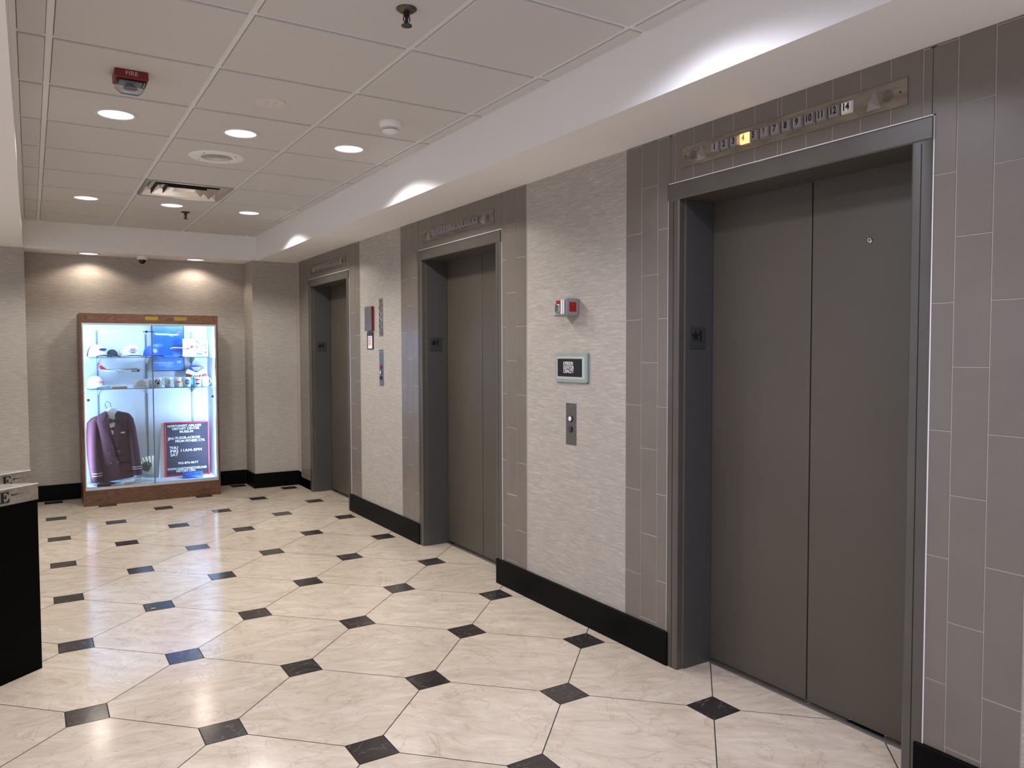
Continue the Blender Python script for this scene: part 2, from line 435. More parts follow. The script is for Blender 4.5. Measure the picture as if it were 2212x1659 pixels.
# baseboards
def base(name, rects, label):
    b = B()
    for (x0, x1, y0, y1) in rects: b.box(x0, x1, y0, y1, 0, .153)
    return struct(name, b, M_BASE, label, bevel=.003)
BX = 2.397
base('baseboard_right', [(BX, WX, -1.8, DOORS[0]-.566)], 'black baseboard right of the nearest elevator')
base('baseboard_right', [(BX, WX, DOORS[0]+.578, DOORS[1]-.53)], 'black baseboard between the nearest and middle elevators')
base('baseboard_right', [(BX, WX, DOORS[1]+.575, DOORS[2]-.575)], 'black baseboard between the middle and farthest elevators')
base('baseboard_right', [(BX+.02, WX, DOORS[2]+.575, 8.222)], 'short black baseboard beyond the farthest elevator')
base('baseboard_corner', [(1.951, BX+.02, 8.205, 8.222), (1.951, 1.966, 8.222, 8.575)], 'black baseboard around the corner pier')
base('baseboard_back', [(-.3, 1.951, 8.575, 8.592)], 'black baseboard of the alcove wall behind the case')
base('baseboard_left', [(-2.6, -.012, 8.218, 8.235), (-.027, -.012, 8.235, 8.575)], 'black baseboard of the left pier')

# ------------------------------------------------------------------ elevators (structure: doors)
def elevator(n, c, label, hole):
    t = thing('door_%d' % n, label, None, (2.405, c, 0), -PI/2, kind='structure')
    # local: x to the viewer's right, y into the wall, z up
    b = B()
    for s in (-1, 1):
        xo, xi = s*.588, s*.5205
        prof = [(xo, .03), (xo, .002), (xo-s*.004, 0), (xi+s*.006, 0), (xi, .004), (xi, .034), (xi-s*.005, .036), (xi-s*.005, .225), (xo, .225)]
        b.prism(prof, 'z', 0, 2.078, 0)
    b.prism([(0, 2.078), (-.004, 2.083), (-.004, 2.146), (0, 2.151), (.03, 2.151), (.225, 2.151), (.225, 2.078)], 'x', -.588, .588, 0)
    obj('door_frame', b, M_FRAME, t, smooth=30)
    j = B()
    for s in (-1, 1): j.box(s*.5155, s*.5125, .040, .200, .001, 2.077)
    obj('jamb_lining', j, M_JAMB, t, smooth=0)
    s_ = B()
    for s in (-1, 1): s_.box(s*.5535-.0015, s*.5535+.0015, -.0006, .002, .003, 2.072)
    obj('frame_seam', s_, M_SEAM, t, smooth=0)
    ca = B()
    for s in (-1, 1): ca.box(s*.588, s*.592, .004, .012, .153, 2.156)
    ca.box(-.592, .592, .004, .012, 2.151, 2.156)
    obj('frame_caulk', ca, M_WHITE, t, smooth=0)
    for s in (-1, 1):
        p = B(); p.box(min(s*.0025, s*.535), max(s*.0025, s*.535), .207, .235, .014, 2.10)
        o = obj('door_panel', p, M_DOOR, t, bevel=.002)
        if hole and s > 0:
            k = B(); k.lathe([(0, -.006), (.008, -.006), (.011, -.003), (.011, 0)], (.247, .207, 1.822), 'y', 20)
            obj('keyhole', k, M_CHROME, o)
            k = B(); k.lathe([(0, -.0065), (.0035, -.0065), (.0035, -.003), (0, -.003)], (.247, .207, 1.822), 'y', 12)
            obj('key_slot', k, M_SEAM, o)
    k = B(); k.box(-.55, .55, .236, .25, 0, 2.14); obj('hoistway_backing', k, M_SEAM, t, smooth=0)
    k = B(); k.box(-.512, .512, .186, .206, 0, .006); k.box(-.512, .512, .192, .196, .006, .0085)
    obj('threshold', k, M_STEEL2, t, smooth=0)
    return t
ELN = ['nearest', 'middle', 'farthest']
for n, c in enumerate(DOORS):
    elevator(n+1, c, '%s elevator, dark grey two panel sliding door in a metal frame' % ELN[n], n == 0)

# floor plaques on the left jambs (face the camera, -Y): local x right(+X), y into (+Y)
def star(r, r2, c):
    return [(c[0]+(r if k % 2 == 0 else r2)*math.sin(PI*k/5), c[1]+(r if k % 2 == 0 else r2)*math.cos(PI*k/5)) for k in range(10)]
for n, c in enumerate(DOORS):
    t = thing('floor_plaque', 'dark plaque with raised star and numeral 1 on the jamb of the %s elevator' % ELN[n], 'sign', (2.509, c+.5118, 1.478), 0, 'floor plaques on elevator jambs')
    b = B(); b.box(-.048, .048, -.003, 0, -.048, .048); obj('plate', b, M_DGREY, t, bevel=.001)
    b = B(); b.prism(star(.026, .011, (-.013, .008)), 'y', -.0055, -.003); obj('star', b, M_BLACK, t)
    b = B(); b.prism([(.016, -.016), (.023, -.016), (.023, .032), (.018, .032), (.011, .026), (.011, .021), (.016, .024)], 'y', -.0055, -.003); obj('numeral', b, M_BLACK, t)
    b = B()
    for (x, z) in ((-.016, -.028), (-.010, -.028), (-.016, -.034), (.006, -.028), (.012, -.034)): b.lathe([(.0016, -.003), (.001, -.0042), (0, -.0045)], (x, 0, z), 'y', 8)
    obj('braille', b, M_DGREY, t)

# ------------------------------------------------------------------ things on the elevator wall
def onwall(name, label, cat, Y, Z, X=WX, group=None): return thing(name, label, cat, (X, Y, Z), -PI/2, group)

M_BTN = mat('button_lens', '#969091', .35); M_BTNW = mat('button_white', '#f2efec', .3)
M_BTNL = mat('button_lit', '#ffb35a', .4, emit=1.1, ecol='#ffbf70'); M_NUML = mat('lit_numeral', '#8a4312', .5, emit=.25, ecol='#d9822b')
M_INK = mat('black_ink', '#0c0b0b', .5)
M_TRI = mat('triangle_lens', '#9d9692', .4)
def frustum(w, h, w2, h2, d):
    b = B(); b.loft([[(-w, 0, -h), (w, 0, -h), (w, 0, h), (-w, 0, h)], [(-w, -.004, -h), (w, -.004, -h), (w, -.004, h), (-w, -.004, h)], [(-w2, -d, -h2), (w2, -d, -h2), (w2, -d, h2), (-w2, -d, h2)]]); return b
def indicator(c, z, n):
    t = onwall('floor_indicator', 'stainless elevator floor indicator strip above the %s elevator%s' % (ELN[n], ', numeral 4 lit orange' if n == 0 else ''), 'indicator', c, z, WX-.0035, 'floor indicators above elevator doors')
    b = B(); b.box(-.505, .505, -.004, 0, -.0435, .0435); obj('plate', b, M_STEEL, t, bevel=.001)
    bm = mesh('floor_button', frustum(.0215, .0205, .0165, .0155, .013), M_BTN, 30)
    bl = mesh('floor_button', frustum(.0215, .0205, .0165, .0155, .013), M_BTNL, 30)
    bw = mesh('floor_button', frustum(.0215, .0205, .0165, .0155, .013), M_BTNW, 30)
    for i, s in enumerate('1 2 3 4 5 6 7 8 9 10 11 12 14'.split()):
        lit = n == 0 and s == '4'
        me = bl if lit else (bw if (n == 0 and s == '14') else bm)
        o = obj('floor_button', me, None, t, loc=(-.3065+.0499*i, -.004, .002), label='lit orange button' if lit else None)
        text(s, .034, M_NUML if lit else M_INK, o, (0, -.0133, 0), 'numeral', sx=.82, bold=.035)
    for sx in (-1, 1):
        b = B(); ap = (0, -.026, -.012)
        b.add([(-.0275, 0, -.031), (.0275, 0, -.031), (0, 0, .031), (0, 0, .031), ap], [(0, 1, 4), (1, 2, 4), (2, 0, 4), (0, 2, 1)])
        obj('direction_arrow', b, M_TRI, t, loc=(sx*.3885, -.004, 0), smooth=0)
        b = B()
        for rr, k in ((0, 1), (.006, 6), (.0115, 11), (.017, 16)):
            for q in range(k): b.lathe([(.0017, -.0046), (.0017, -.004)], (rr*math.cos(2*PI*q/k), 0, rr*math.sin(2*PI*q/k)), 'y', 6)
        obj('speaker_grille', b, M_SEAM, t, loc=(sx*.4385, 0, 0), smooth=0)
        b = B(); b.lathe([(.004, -.004), (.0035, -.0055), (0, -.006)], (sx*.4815, 0, .001), 'y', 10); obj('screw', b, M_DGREY, t)
indicator(1.960, 2.2525, 0); indicator(4.567, 2.246, 1); indicator(7.166, 2.245, 2)

# grey alarm box with red label
t = onwall('alarm_box', 'grey wall box with latch and red side label above the capacity sign', 'alarm box', 3.2655, 1.648)
b = B(); b.box(-.0575, .0575, -.082, 0, -.0455, .0455); obj('housing', b, M_GREY, t, bevel=.006)
b = B(); b.box(-.051, .046, -.087, -.082, -.040, .040); obj('door', b, mat('pale_grey', '#a9aaa9', .4), t, bevel=.004)
b = B(); b.box(-.026, .016, -.0882, -.087, .016, .036); obj('label', b, M_RED, t, label='small red label')
b = B(); b.box(-.026, .012, -.097, -.087, -.026, .016); b.box(-.018, .002, -.094, -.087, -.037, -.026); obj('latch', b, M_CHROME, t, bevel=.003)
b = B(); b.box(.022, .033, -.094, -.087, -.035, .035); b.box(.037, .046, -.091, -.087, -.036, .036); obj('handle', b, M_WHITE, t, bevel=.003)
b = B(); b.box(.0575, .0587, -.064, -.020, -.024, .026); o = obj('side_label', b, M_RED, t, label='red square side label')
b = B()
for k in range(20):
    a0, a1 = 2*PI*k/20, 2*PI*(k+1)/20
    b.add([(.0591, -.042+.019*math.cos(a0), .001+.019*math.sin(a0)), (.0591, -.042+.019*math.cos(a1), .001+.019*math.sin(a1)), (.0591, -.042+.0165*math.cos(a1), .001+.0165*math.sin(a1)), (.0591, -.042+.0165*math.cos(a0), .001+.0165*math.sin(a0))], [(0, 1, 2, 3)])
b.box(.0587, .0592, -.054, -.030, -.003, -.0005); b.box(.0587, .0592, -.054, -.030, .002, .0045)
obj('emblem', b, M_DRED, o, smooth=0)

# capacity sign
M_FROST = mat('frosted_glass', '#999e98', .3); M_GEDGE = mat('glass_edge', '#86a5a8', .2)
t = onwall('capacity_sign', 'glass backed black plaque with elevator capacity lettering', 'sign', 3.264, 1.335)
b = B(); b.box(-.1385, .1385, -.012, -.004, -.0765, .0765); obj('glass_plate', b, [M_FROST], t, bevel=.001)
b = B(); b.box(.1345, .1388, -.0125, -.0035, -.0768, .0768); b.box(-.1388, .1388, -.0125, -.0035, -.0768, -.0735); obj('plate_edge', b, M_GEDGE, t)
b = B(); b.box(-.118, .118, -.004, 0, -.066, .066); obj('backing_plate', b, M_ALU, t)
b = B(); b.box(-.127, .118, -.0128, -.012, -.060, .058); obj('inner_plate', b, mat('pale_plate', '#b3bdb7', .35), t)
b = B(); b.box(-.1155, .0955, -.016, -.012, -.047, .0465); o = obj('plaque', b, mat('plaque_black', '#15171a', .35), t, bevel=.001)
text('8 PERSON\nELEVATOR\nCAPACITY', .0265, M_WHITE, o, (-.062, -.0164, .0), 'lettering', 'LEFT', sx=.72, line=.78, bold=.008)

# call stations
def disc(r, d, c, n=24, r2=None):
    b = B(); b.lathe([(r, 0), (r, -d*.7), ((r2 or r*.9), -d), (0, -d)], c, 'y', n); return b
M_SLATE = mat('slate_metal', '#6b6864', .42, .5)
t = onwall('call_station', 'grey call plate with two round buttons beside the nearest elevator', 'call button', 3.277, 1.037)
b = B(); b.box(-.0445, .0445, -.003, 0, -.11, .11); obj('plate', b, M_SLATE, t, bevel=.001)
for k, (z, m2) in enumerate(((.028, M_BTNW), (-.027, M_DGREY))):
    o = obj('button_ring', disc(.0175, .005, (0, -.003, z)), M_BLACK, t)
    obj('button', disc(.0125, .004, (0, -.0072, z)), m2, o)
for z in (.092, -.085): obj('screw', disc(.004, .0015, (0, -.003, z), 10), M_CHROME, t)
t = onwall('call_station', 'tall steel call plate with red, silver and black buttons near the middle elevator', 'call button', 5.862, 1.293)
b = B(); b.box(-.043, .043, -.003, 0, -.147, .147); obj('plate', b, M_STEEL2, t, bevel=.001)
for z, m2 in ((.006, M_RED), (-.039, mat('pale_blue_button', '#b8c8d2', .3)), (-.080, M_BLACK)):
    o = obj('button_ring', disc(.0175, .006, (0, -.003, z)), M_DGREY, t); obj('button', disc(.0135, .005, (0, -.0085, z)), m2, o)
for z in (.128, -.125): obj('screw', disc(.004, .0015, (0, -.003, z), 10), M_CHROME, t)
t = onwall('key_switch_plate', 'steel plate with four key switches beside the red fire key box', 'switch plate', 5.862, 1.702)
b = B(); b.box(-.038, .038, -.003, 0, -.153, .153); obj('plate', b, M_STEEL, t, bevel=.001)
for z in (.072, .024, -.025, -.074):
    o = obj('key_switch', disc(.0165, .008, (0, -.003, z)), M_CHROME, t); obj('key_slot', disc(.011, .003, (0, -.0105, z)), M_BLACK, o)
for z in (.125, -.125): obj('screw', disc(.004, .0015, (0, -.003, z), 10), M_DGREY, t)
# fire key box
t = onwall('key_box', 'red metal key box with brushed steel door beside the farthest elevator', 'key box', 6.0895, 1.698)
b = B(); b.box(-.0735, .0735, -.022, 0, -.101, .101); obj('housing', b, M_DRED, t, bevel=.003)
b = B(); b.box(-.0725, .0725, -.026, -.022, -.100, .100); o = obj('door', b, M_STEEL2, t, bevel=.002)
obj('lock', disc(.008, .006, (-.048, -.026, .0)), M_CHROME, o)
# notice card holder
t = onwall('notice_holder', 'small dark card holder with white notice below the red key box', 'notice', 6.093, 1.515)
b = B(); b.box(-.066, .066, -.008, 0, -.071, .071); obj('holder', b, mat('navy_plastic', '#23242e', .4), t, bevel=.003)
b = B(); b.box(-.058, .058, -.011, -.008, .047, .066); obj('clip', b, M_DGREY, t, bevel=.001)
b = B(); b.box(-.040, .052, -.0088, -.008, -.064, .040); o = obj('card', b, mat('paper_white', '#eceae8', .7), t)
b = B()
for k in range(9): b.box(-.034, .03-.02*(k % 3 == 2)+.01*(k % 2), -.0091, -.0088, .028-.0085*k, .032-.0085*k)
obj('print_lines', b, mat('print_red', '#c4525c', .7), o, smooth=0)

# ------------------------------------------------------------------ ceiling things
def canlight(x, y, z, label, group):
    t = thing('downlight', label, 'downlight', (x, y, z), 0, group)
    b = B(); b.lathe([(.082, .0), (.082, -.004), (.088, -.006), (.096, -.004), (.098, 0)], n=40, cap=False); obj('trim_ring', b, M_OFFW, t)
    b = B(); b.lathe([(.083, -.001), (.06, -.0035), (0, -.0045)], n=32); obj('lens', b, M_LENS, t)
CL = ['lit downlight below the red strobe, left of the nearer visible row', 'lit downlight in the middle of the nearer visible row, before the speaker', 'lit downlight of the nearer visible row, next to the smoke detector',
      'lit downlight at the left end of the farther row', 'lit downlight of the farther row, behind the chrome diffuser', 'lit downlight of the farther row, nearest the elevator soffit']
for k, (x, y, c) in enumerate(CANS):
    lab = CL[k] if k < 6 else 'lit downlight out of view, there only to light the scene'
    canlight(x, y, CEIL-.008, lab, 'ceiling downlights' if k < 6 else 'downlights out of the photo')
canlight(WALLCANS[0][0], WALLCANS[0][1], SOFF, 'left alcove downlight above the display case', 'alcove downlights')
canlight(WALLCANS[1][0], WALLCANS[1][1], SOFF, 'right alcove downlight above the display case', 'alcove downlights')
CZ = CEIL-.008
# fire strobe
t = thing('fire_strobe', 'red fire strobe with clear lens hanging from the ceiling', 'fire alarm', (.394, 3.725, CZ))
b = B(); b.box(-.065, .065, -.06, .06, -.036, 0); obj('housing', b, M_DRED, t, bevel=.004)
text('FIRE', .026, mat('strobe_lettering', '#d9b7ae', .6), t, (0, -.0605, -.016), 'lettering', sx=1.05)
M_CLEAR = glass('clear_lens', (.86, .87, .88, 1))
b = B(); b.loft([[(-.058, -.052, -.036), (.058, -.052, -.036), (.058, .052, -.036), (-.058, .052, -.036)], [(-.057, -.051, -.055), (.057, -.051, -.055), (.057, .051, -.055), (-.057, .051, -.055)], [(-.035, -.035, -.08), (.035, -.035, -.08), (.035, .035, -.08), (-.035, .035, -.08)]])
o = obj('strobe_lens', b, M_CLEAR, t, bevel=.006)
b = B(); b.box(-.045, .045, -.03, .03, -.042, -.037); b.lathe([(.012, -.042), (.03, -.062)], n=16); obj('reflector', b, M_GREY, t)
b = B(); b.tube([(-.02, 0, -.07), (.02, 0, -.07)], .004); obj('flash_tube', b, M_WHITE, t)
# cover plate
t = thing('cover_plate', 'flat round white cover plate on the ceiling in front of a downlight', 'cover plate', (1.007, 3.79, CZ))
b = B(); b.lathe([(.070, 0), (.070, -.002), (.066, -.005), (0, -.006)], n=40); obj('disc', b, M_OFFW, t)
b = B()
for k in range(4): b.lathe([(.003, -.006), (.002, -.0075), (0, -.0075)], (.03*math.cos(PI/4+k*PI/2), .03*math.sin(PI/4+k*PI/2), 0), n=8)
obj('screws', b, M_GREY, t)
# speaker
t = thing('ceiling_speaker', 'round white ceiling speaker with perforated grey centre', 'speaker', (.998, 5.0, CZ))
b = B(); b.lathe([(.162, 0), (.162, -.003), (.156, -.006), (.095, -.009), (.09, -.007), (.09, -.002)], n=56, cap=False); obj('baffle', b, M_WHITE, t)
b = B(); b.lathe([(.092, -.003), (.05, -.004), (0, -.004)], n=40); o = obj('cone_cover', b, M_GREY, t)
b = B()
for k in range(11): r = .008+.0075*k; b.lathe([(r, -.0045), (r+.0035, -.0055), (r+.0037, -.0042)], n=48, cap=False)
obj('grille', b, M_OFFW, t)
for k in range(4): obj('screw', B().lathe([(.004, -.0075), (.003, -.0095), (0, -.0095)], (.128*math.cos(PI/4+k*PI/2), .128*math.sin(PI/4+k*PI/2), 0), n=8), M_DGREY, t)
# smoke detector
t = thing('smoke_detector', 'white round smoke detector on the ceiling near the elevator soffit', 'smoke detector', (1.621, 3.79, CZ))
b = B(); b.lathe([(.058, 0), (.058, -.014), (.053, -.022), (.045, -.024)], n=40); obj('base', b, M_WHITE, t)
b = B(); b.lathe([(.044, -.022), (.044, -.034), (.041, -.034), (.041, -.0365), (.044, -.0365), (.0435, -.040), (.040, -.040), (.040, -.043), (.043, -.043), (.041, -.050), (.028, -.058), (0, -.061)], n=40); obj('head', b, [M_WHITE], t)
b = B(); b.lathe([(.0425, -.034), (.0425, -.0365)], n=40, cap=False); b.lathe([(.0415, -.040), (.0415, -.043)], n=40, cap=False); obj('air_slots', b, M_BLACK, t)
b = B(); b.lathe([(.003, 0), (.003, -.004)], (-.035, -.04, -.012), n=8); obj('indicator_lamp', b, M_RED, t)
# diffuser
t = thing('air_diffuser', 'square mirror finish stepped air diffuser in the ceiling grid', 'air diffuser', (GX+1.5*G, GY+6.5*G, CZ))
def sq(h, z): return [(-h, -h, z), (h, -h, z), (h, h, z), (-h, h, z)]
M_MIR = mat('polished_aluminium', '#cfcfd1', .16, 1, bump=.35, nscale=5)
def ring(a, za, bb, zb, th=.002):
    b = B(); b.loft([sq(a, za), sq(bb, zb), sq(bb-th, zb+th), sq(a-th, za+th*2), sq(a, za)], cap=False); return b
b = B(); b.loft([sq(.291, .004), sq(.2915, -.001), sq(.268, -.001), sq(.21, .055), sq(.208, .057), sq(.266, .003)], cap=False); obj('outer_frame', b, M_MIR, t, smooth=0)
for h_ in (.205, .132):
    o = obj('vane', ring(h_, -.001, h_-.06, .045), M_MIR, t, smooth=0)
    b = B(); b.loft([sq(h_+.001, -.001), sq(h_+.001, .042)], cap=False); obj('vane_dark', b, M_SEAM, o, smooth=0)  # black faces put the dark reflection between the vanes into the colour
b = B(); b.loft([sq(.072, .012), sq(.04, .03)]); obj('centre_plaque', b, M_MIR, t, smooth=0)
b = B(); b.box(-.285, .285, -.285, .285, .062, .066); obj('duct', b, M_SEAM, t, smooth=0)
# sprinklers
def sprinkler(x, y, label):
    t = thing('sprinkler', label, 'sprinkler', (x, y, CZ), 0, 'ceiling sprinklers')
    b = B(); b.lathe([(.036, 0), (.036, -.003), (.024, -.012), (.014, -.014)], n=32); obj('escutcheon', b, mat('tarnished_metal', '#5d5a55', .35, .8), t)
    b = B(); b.lathe([(.011, -.012), (.011, -.026), (.006, -.028), (.0055, -.05), (.009, -.055)], n=16); obj('head', b, M_BLACK, t)
    b = B()
    for s in (-1, 1): b.tube([(s*.009, 0, -.024), (s*.013, 0, -.038), (s*.004, 0, -.055)], .002, 6)
    obj('frame_arms', b, M_BLACK, t)
    b = B(); b.lathe([(.004, -.054), (.018, -.056), (.019, -.060), (.012, -.062), (0, -.062)], n=20); obj('deflector', b, M_DGREY, t)
sprinkler(1.144, 2.52, 'dark sprinkler head at the top edge of the photo'); sprinkler(1.150, 7.075, 'dark sprinkler head behind the chrome diffuser')
# dome camera
t = thing('dome_camera', 'small white based dark dome camera on the alcove soffit', 'camera', (.963, 8.44, SOFF))
b = B(); b.lathe([(.05, 0), (.05, -.022), (.044, -.03), (.036, -.032)], n=32); obj('base', b, M_WHITE, t)
b = B(); b.lathe([(.034, -.03)]+[(.033*math.cos(a*PI/16), -.036-.036*math.sin(a*PI/16)) for a in range(0, 9)], n=28); obj('dome', b, mat('smoked_dome', '#0b0b0c', .12), t)

# ------------------------------------------------------------------ display case
t = CASE = thing('display_case', 'walnut trimmed glass display case lit inside against the alcove wall', 'display case', (.988, 8.30, 0))
CY, CB = 8.075, 8.53
def cobj(name, b, m, par=None, **k): return obj(name, b, m, par or CASE, world=True, **k)
for s, (x0, x1) in (('l', (.386, .404)), ('r', (1.572, 1.590))):
    cobj('side_panel', B().box(x0, x1, CY, CB, 0, 1.787), M_WOODV, bevel=.002)
cobj('header_panel', B().box(.4042, 1.5718, CY+.0008, CY+.022, 1.697, 1.786), M_WOODH, bevel=.001)
cobj('top_panel', B().box(.4042, 1.5718, CY+.023, CB-.021, 1.766, 1.786), M_WOODH)
cobj('kick_panel', B().box(.4042, 1.5718, CY+.0008, CY+.03, 0, .146), M_WOODH, bevel=.001)
cobj('deck', B().box(.4045, 1.5715, CY+.031, CB-.021, .10, .168), M_CASEIN)
cobj('back_panel', B().box(.4042, 1.5718, CB-.02, CB, 0, 1.786), M_CASEIN)
b = B(); b.box(.4045, .412, CY+.05, CB-.021, .168, 1.765); b.box(1.564, 1.5715, CY+.05, CB-.021, .168, 1.765); b.box(.412, 1.564, CY+.05, CB-.021, 1.758, 1.7655)
cobj('side_lining', b, M_CASEIN, smooth=0)
b = B(); b.box(.4045, .4145, CY+.001, CY+.045, .1462, 1.6968); b.box(1.5615, 1.5715, CY+.001, CY+.045, .1462, 1.6968)
b.box(.4147, 1.5613, CY+.001, CY+.045, 1.681, 1.6968); b.box(.4147, 1.5613, CY+.001, CY+.0445, .1462, .158); b.box(.4147, .972, CY+.006, CY+.012, .158, .170); b.box(.972, 1.5613, CY+.016, CY+.030, .158, .168)
cobj('door_track', b, M_ALU, smooth=0)
o = cobj('glass_door', B().box(.415, .999, CY+.010, CY+.015, .1585, 1.681), M_GLASS, smooth=0)
cobj('edge_strip', B().box(.9875, .9955, CY+.0085, CY+.0165, .170, 1.681), mat('blue_grey_edge', '#5d6b84', .3, .5), o, smooth=0)
o2 = cobj('glass_door', B().box(.975, 1.561, CY+.024, CY+.029, .1685, 1.681), M_GLASS, smooth=0)
b = B(); b.box(.913, 1.012, CY-.001, CY+.006, 1.617, 1.625); b.lathe([(.012, -.014), (.012, 0)], (.942, CY+.003, 1.621), 'y', 16)
cobj('lock_bar', b, M_DGREY, o)
for (x, z) in ((.444, .985), (1.531, .985)): cobj('sticker', B().box(x-.011, x+.011, CY+.0085, CY+.0098, z-.011, z+.011), mat('sticker_grey', '#4d5a78', .6), o if x < 1 else o2)
for z in (1.378, 1.082):
    o = cobj('glass_shelf', B().box(.416, 1.560, 8.145, 8.462, z-.006, z), M_SHELF, smooth=0)
    cobj('shelf_edge', B().box(.416, 1.560, 8.1435, 8.145, z-.0062, z+.0002), mat('shelf_edge', '#4f9fb0', .25), o, smooth=0)
for x, z0, z1 in ((.552, .25, 1.64), (.984, .25, 1.61), (1.412, .25, 1.64)):
    b = B(); b.box(x-.008, x+.008, CB-.028, CB-.021, z0, z1)
    o = cobj('shelf_standard', b, mat('standard_steel', '#8b98ac', .4, .6), smooth=0)
    b = B()
    for k in range(int((z1-z0)/.028)): b.box(x-.002, x+.002, CB-.0286, CB-.028, z0+.01+.028*k, z0+.022+.028*k)
    cobj('slots', b, M_DGREY, o, smooth=0)
    for z in (1.372, 1.076):
        b = B(); b.prism([(CB-.028, z), (8.30, z), (8.30, z-.012), (CB-.028, z-.062)], 'x', x-.0022, x+.0022)
        cobj('shelf_bracket', b, M_WHITE, o)
for x0, x1, mm in ((.934, 1.048, M_BRASS), (1.190, 1.305, M_BRASS)):
    cobj('name_plate', B().box(x0, x1, CY-.0015, CY+.0008, 1.730, 1.765), mm, bevel=.0008)
# light strips in the case
b = B(); b.box(.43, 1.545, CY+.030, CY+.042, 1.742, 1.752); cobj('light_strip', b, M_TUBE)
b = B(); b.box(1.557, 1.5635, CY+.052, CY+.060, .2, 1.70); cobj('light_strip', b, M_TUBE)
b = B(); b.box(.4125, .419, CY+.052, CY+.060, .2, 1.70); cobj('light_strip', b, M_TUBE)
CASECOL = (.43, .64, 1.0)
def area(name, loc, sx, sy, power, col, direction, spread=160):
    l = bpy.data.lights.new(name, 'AREA'); l.shape = 'RECTANGLE'; l.size = sx; l.size_y = sy; l.energy = power; l.color = col; l.spread = math.radians(spread)
    o = bpy.data.objects.new(name, l); COL.objects.link(o); o.location = loc
    o.rotation_euler = Vector(direction).to_track_quat('-Z', 'Y').to_euler(); return o
area('case_top_lamp', (.988, CY+.040, 1.738), 1.1, .012, 2.4, CASECOL, (0, .45, -1))
area('case_right_lamp', (1.555, CY+.062, .95), .012, 1.45, 5.6, CASECOL, (-.55, 1, 0))
area('case_left_lamp', (.421, CY+.062, .95), .012, 1.45, 4.2, CASECOL, (.55, 1, 0))

# ------------------------------------------------------------------ things in the case
SH1, SH2, DK = 1.3783, 1.0823, .1685
def cap_thing(label, x, y, z, rot, mats, scale=1.0, tilt=0.0, group='caps in the display case', deco=None):
    t = thing('baseball_cap', label, 'cap', (x, y, z), rot, group)
    t.scale = (scale,)*3
    R, H = .088, .115
    b = B(); rings = []
    for k in range(11):
        a = k/10*PI/2; rr = R*max(math.cos(a)**.8, .02); zz = H*math.sin(a)
        rings.append([(rr*math.cos(q)*.95, rr*math.sin(q)*1.08, zz) for q in [2*PI*i/32 for i in range(32)]])
    b.loft(rings)
    # front panels take the first colour, the back the second
    n = len(b.f); b.m = []
    for f in b.f:
        yy = sum(b.v[i][1] for i in f)/len(f)
        b.m.append(0 if yy < .012 else 1)
    obj('crown', b, [mats[0], mats[1]], t)
    b = B(); top = []; bot = []
    NA, NR = 16, 6
    for j in range(NR+1):
        for i in range(NA+1):
            a = -PI/2+(i/NA-.5)*2*1.02
            ri = R; ext = .075*math.cos((i/NA-.5)*2*1.15)**.6
            rr = ri*.97+ext*j/NR
            xx, yy = rr*math.cos(a)*.95, rr*math.sin(a)*1.08
            zz = .016-.019*((i/NA-.5)*2)**2-.006*j/NR
            top.append((xx, yy, zz+.003)); bot.append((xx, yy, zz))
    nn = NA+1; fs = []
    for j in range(NR):
        for i in range(NA):
            q = j*nn+i; fs.append((q, q+1, q+nn+1, q+nn)); fs.append(tuple(len(top)+w for w in (q+nn, q+nn+1, q+1, q)))
    N0 = len(top)
    for i in range(NA): fs.append((NR*nn+i, NR*nn+i+1, N0+NR*nn+i+1, N0+NR*nn+i))
    b.add(top+bot, fs); obj('brim', b, mats[2], t)
    b = B(); b.lathe([(.007, H-.002), (.006, H+.003), (0, H+.005)], n=12); obj('button', b, mats[1], t)
    return t
M_CW = mat('cap_white', '#cdd1d8', .8); M_CN = mat('cap_navy', '#22222f', .8); M_CG = mat('cap_grey_brim', '#6f7590', .8); M_CB = mat('cap_blue', '#2355d6', .7); M_CK = mat('cap_black', '#1b2029', .8)
M_TWR = mat('print_crimson', '#cf2436', .6); M_NAVY = mat('print_navy', '#1d2a63', .6)
t = cap_thing('white fronted cap with navy back and grey brim on the top shelf', .541, 8.345, SH1+.0105, .55, (M_CW, M_CN, M_CG), .98)
b = B(); b.prism([(.03*math.cos(q*PI/8)*1.3, .012*math.sin(q*PI/8)) for q in range(16)], 'y', -.096, -.086); obj('badge', b, M_NAVY, t, loc=(.0, .004, .066))
t = cap_thing('black cap lying behind the white fronted cap on the top shelf', .678, 8.448, SH1+.0070, .25, (M_CK, M_CK, M_CK), .60)
t = cap_thing('white cap with red and blue airline lettering on the top shelf', .836, 8.345, SH1+.0105, .06, (M_CW, M_CW, M_CW), .98)
text('UNITED', .024, M_NAVY, t, (0, -.0965, .052), 'lettering', bold=.01)
o = B(); o.box(-.022, .022, -.094, -.088, .066, .074); obj('red_stripe', o, M_TWR, t); o = B(); o.box(-.022, .022, -.098, -.09, .034, .041); obj('blue_stripe', o, M_CB, t)
t = cap_thing('blue cap with pale round badge at the middle of the top shelf', 1.018, 8.375, SH1+.0095, .30, (M_CB, M_CB, M_CB), .88)
obj('badge', B().lathe([(.024, -.004), (.024, 0)], (0, -.0915, .058), 'y', 24), mat('pale_blue', '#9cc0ee', .6), t)
t = cap_thing('white cap with red lettering on the lower shelf', .518, 8.345, SH2+.0105, .5, (M_CW, M_CW, M_CW), .95)
text('TWA', .030, M_TWR, t, (.0, -.0955, .052), 'lettering', bold=.02)

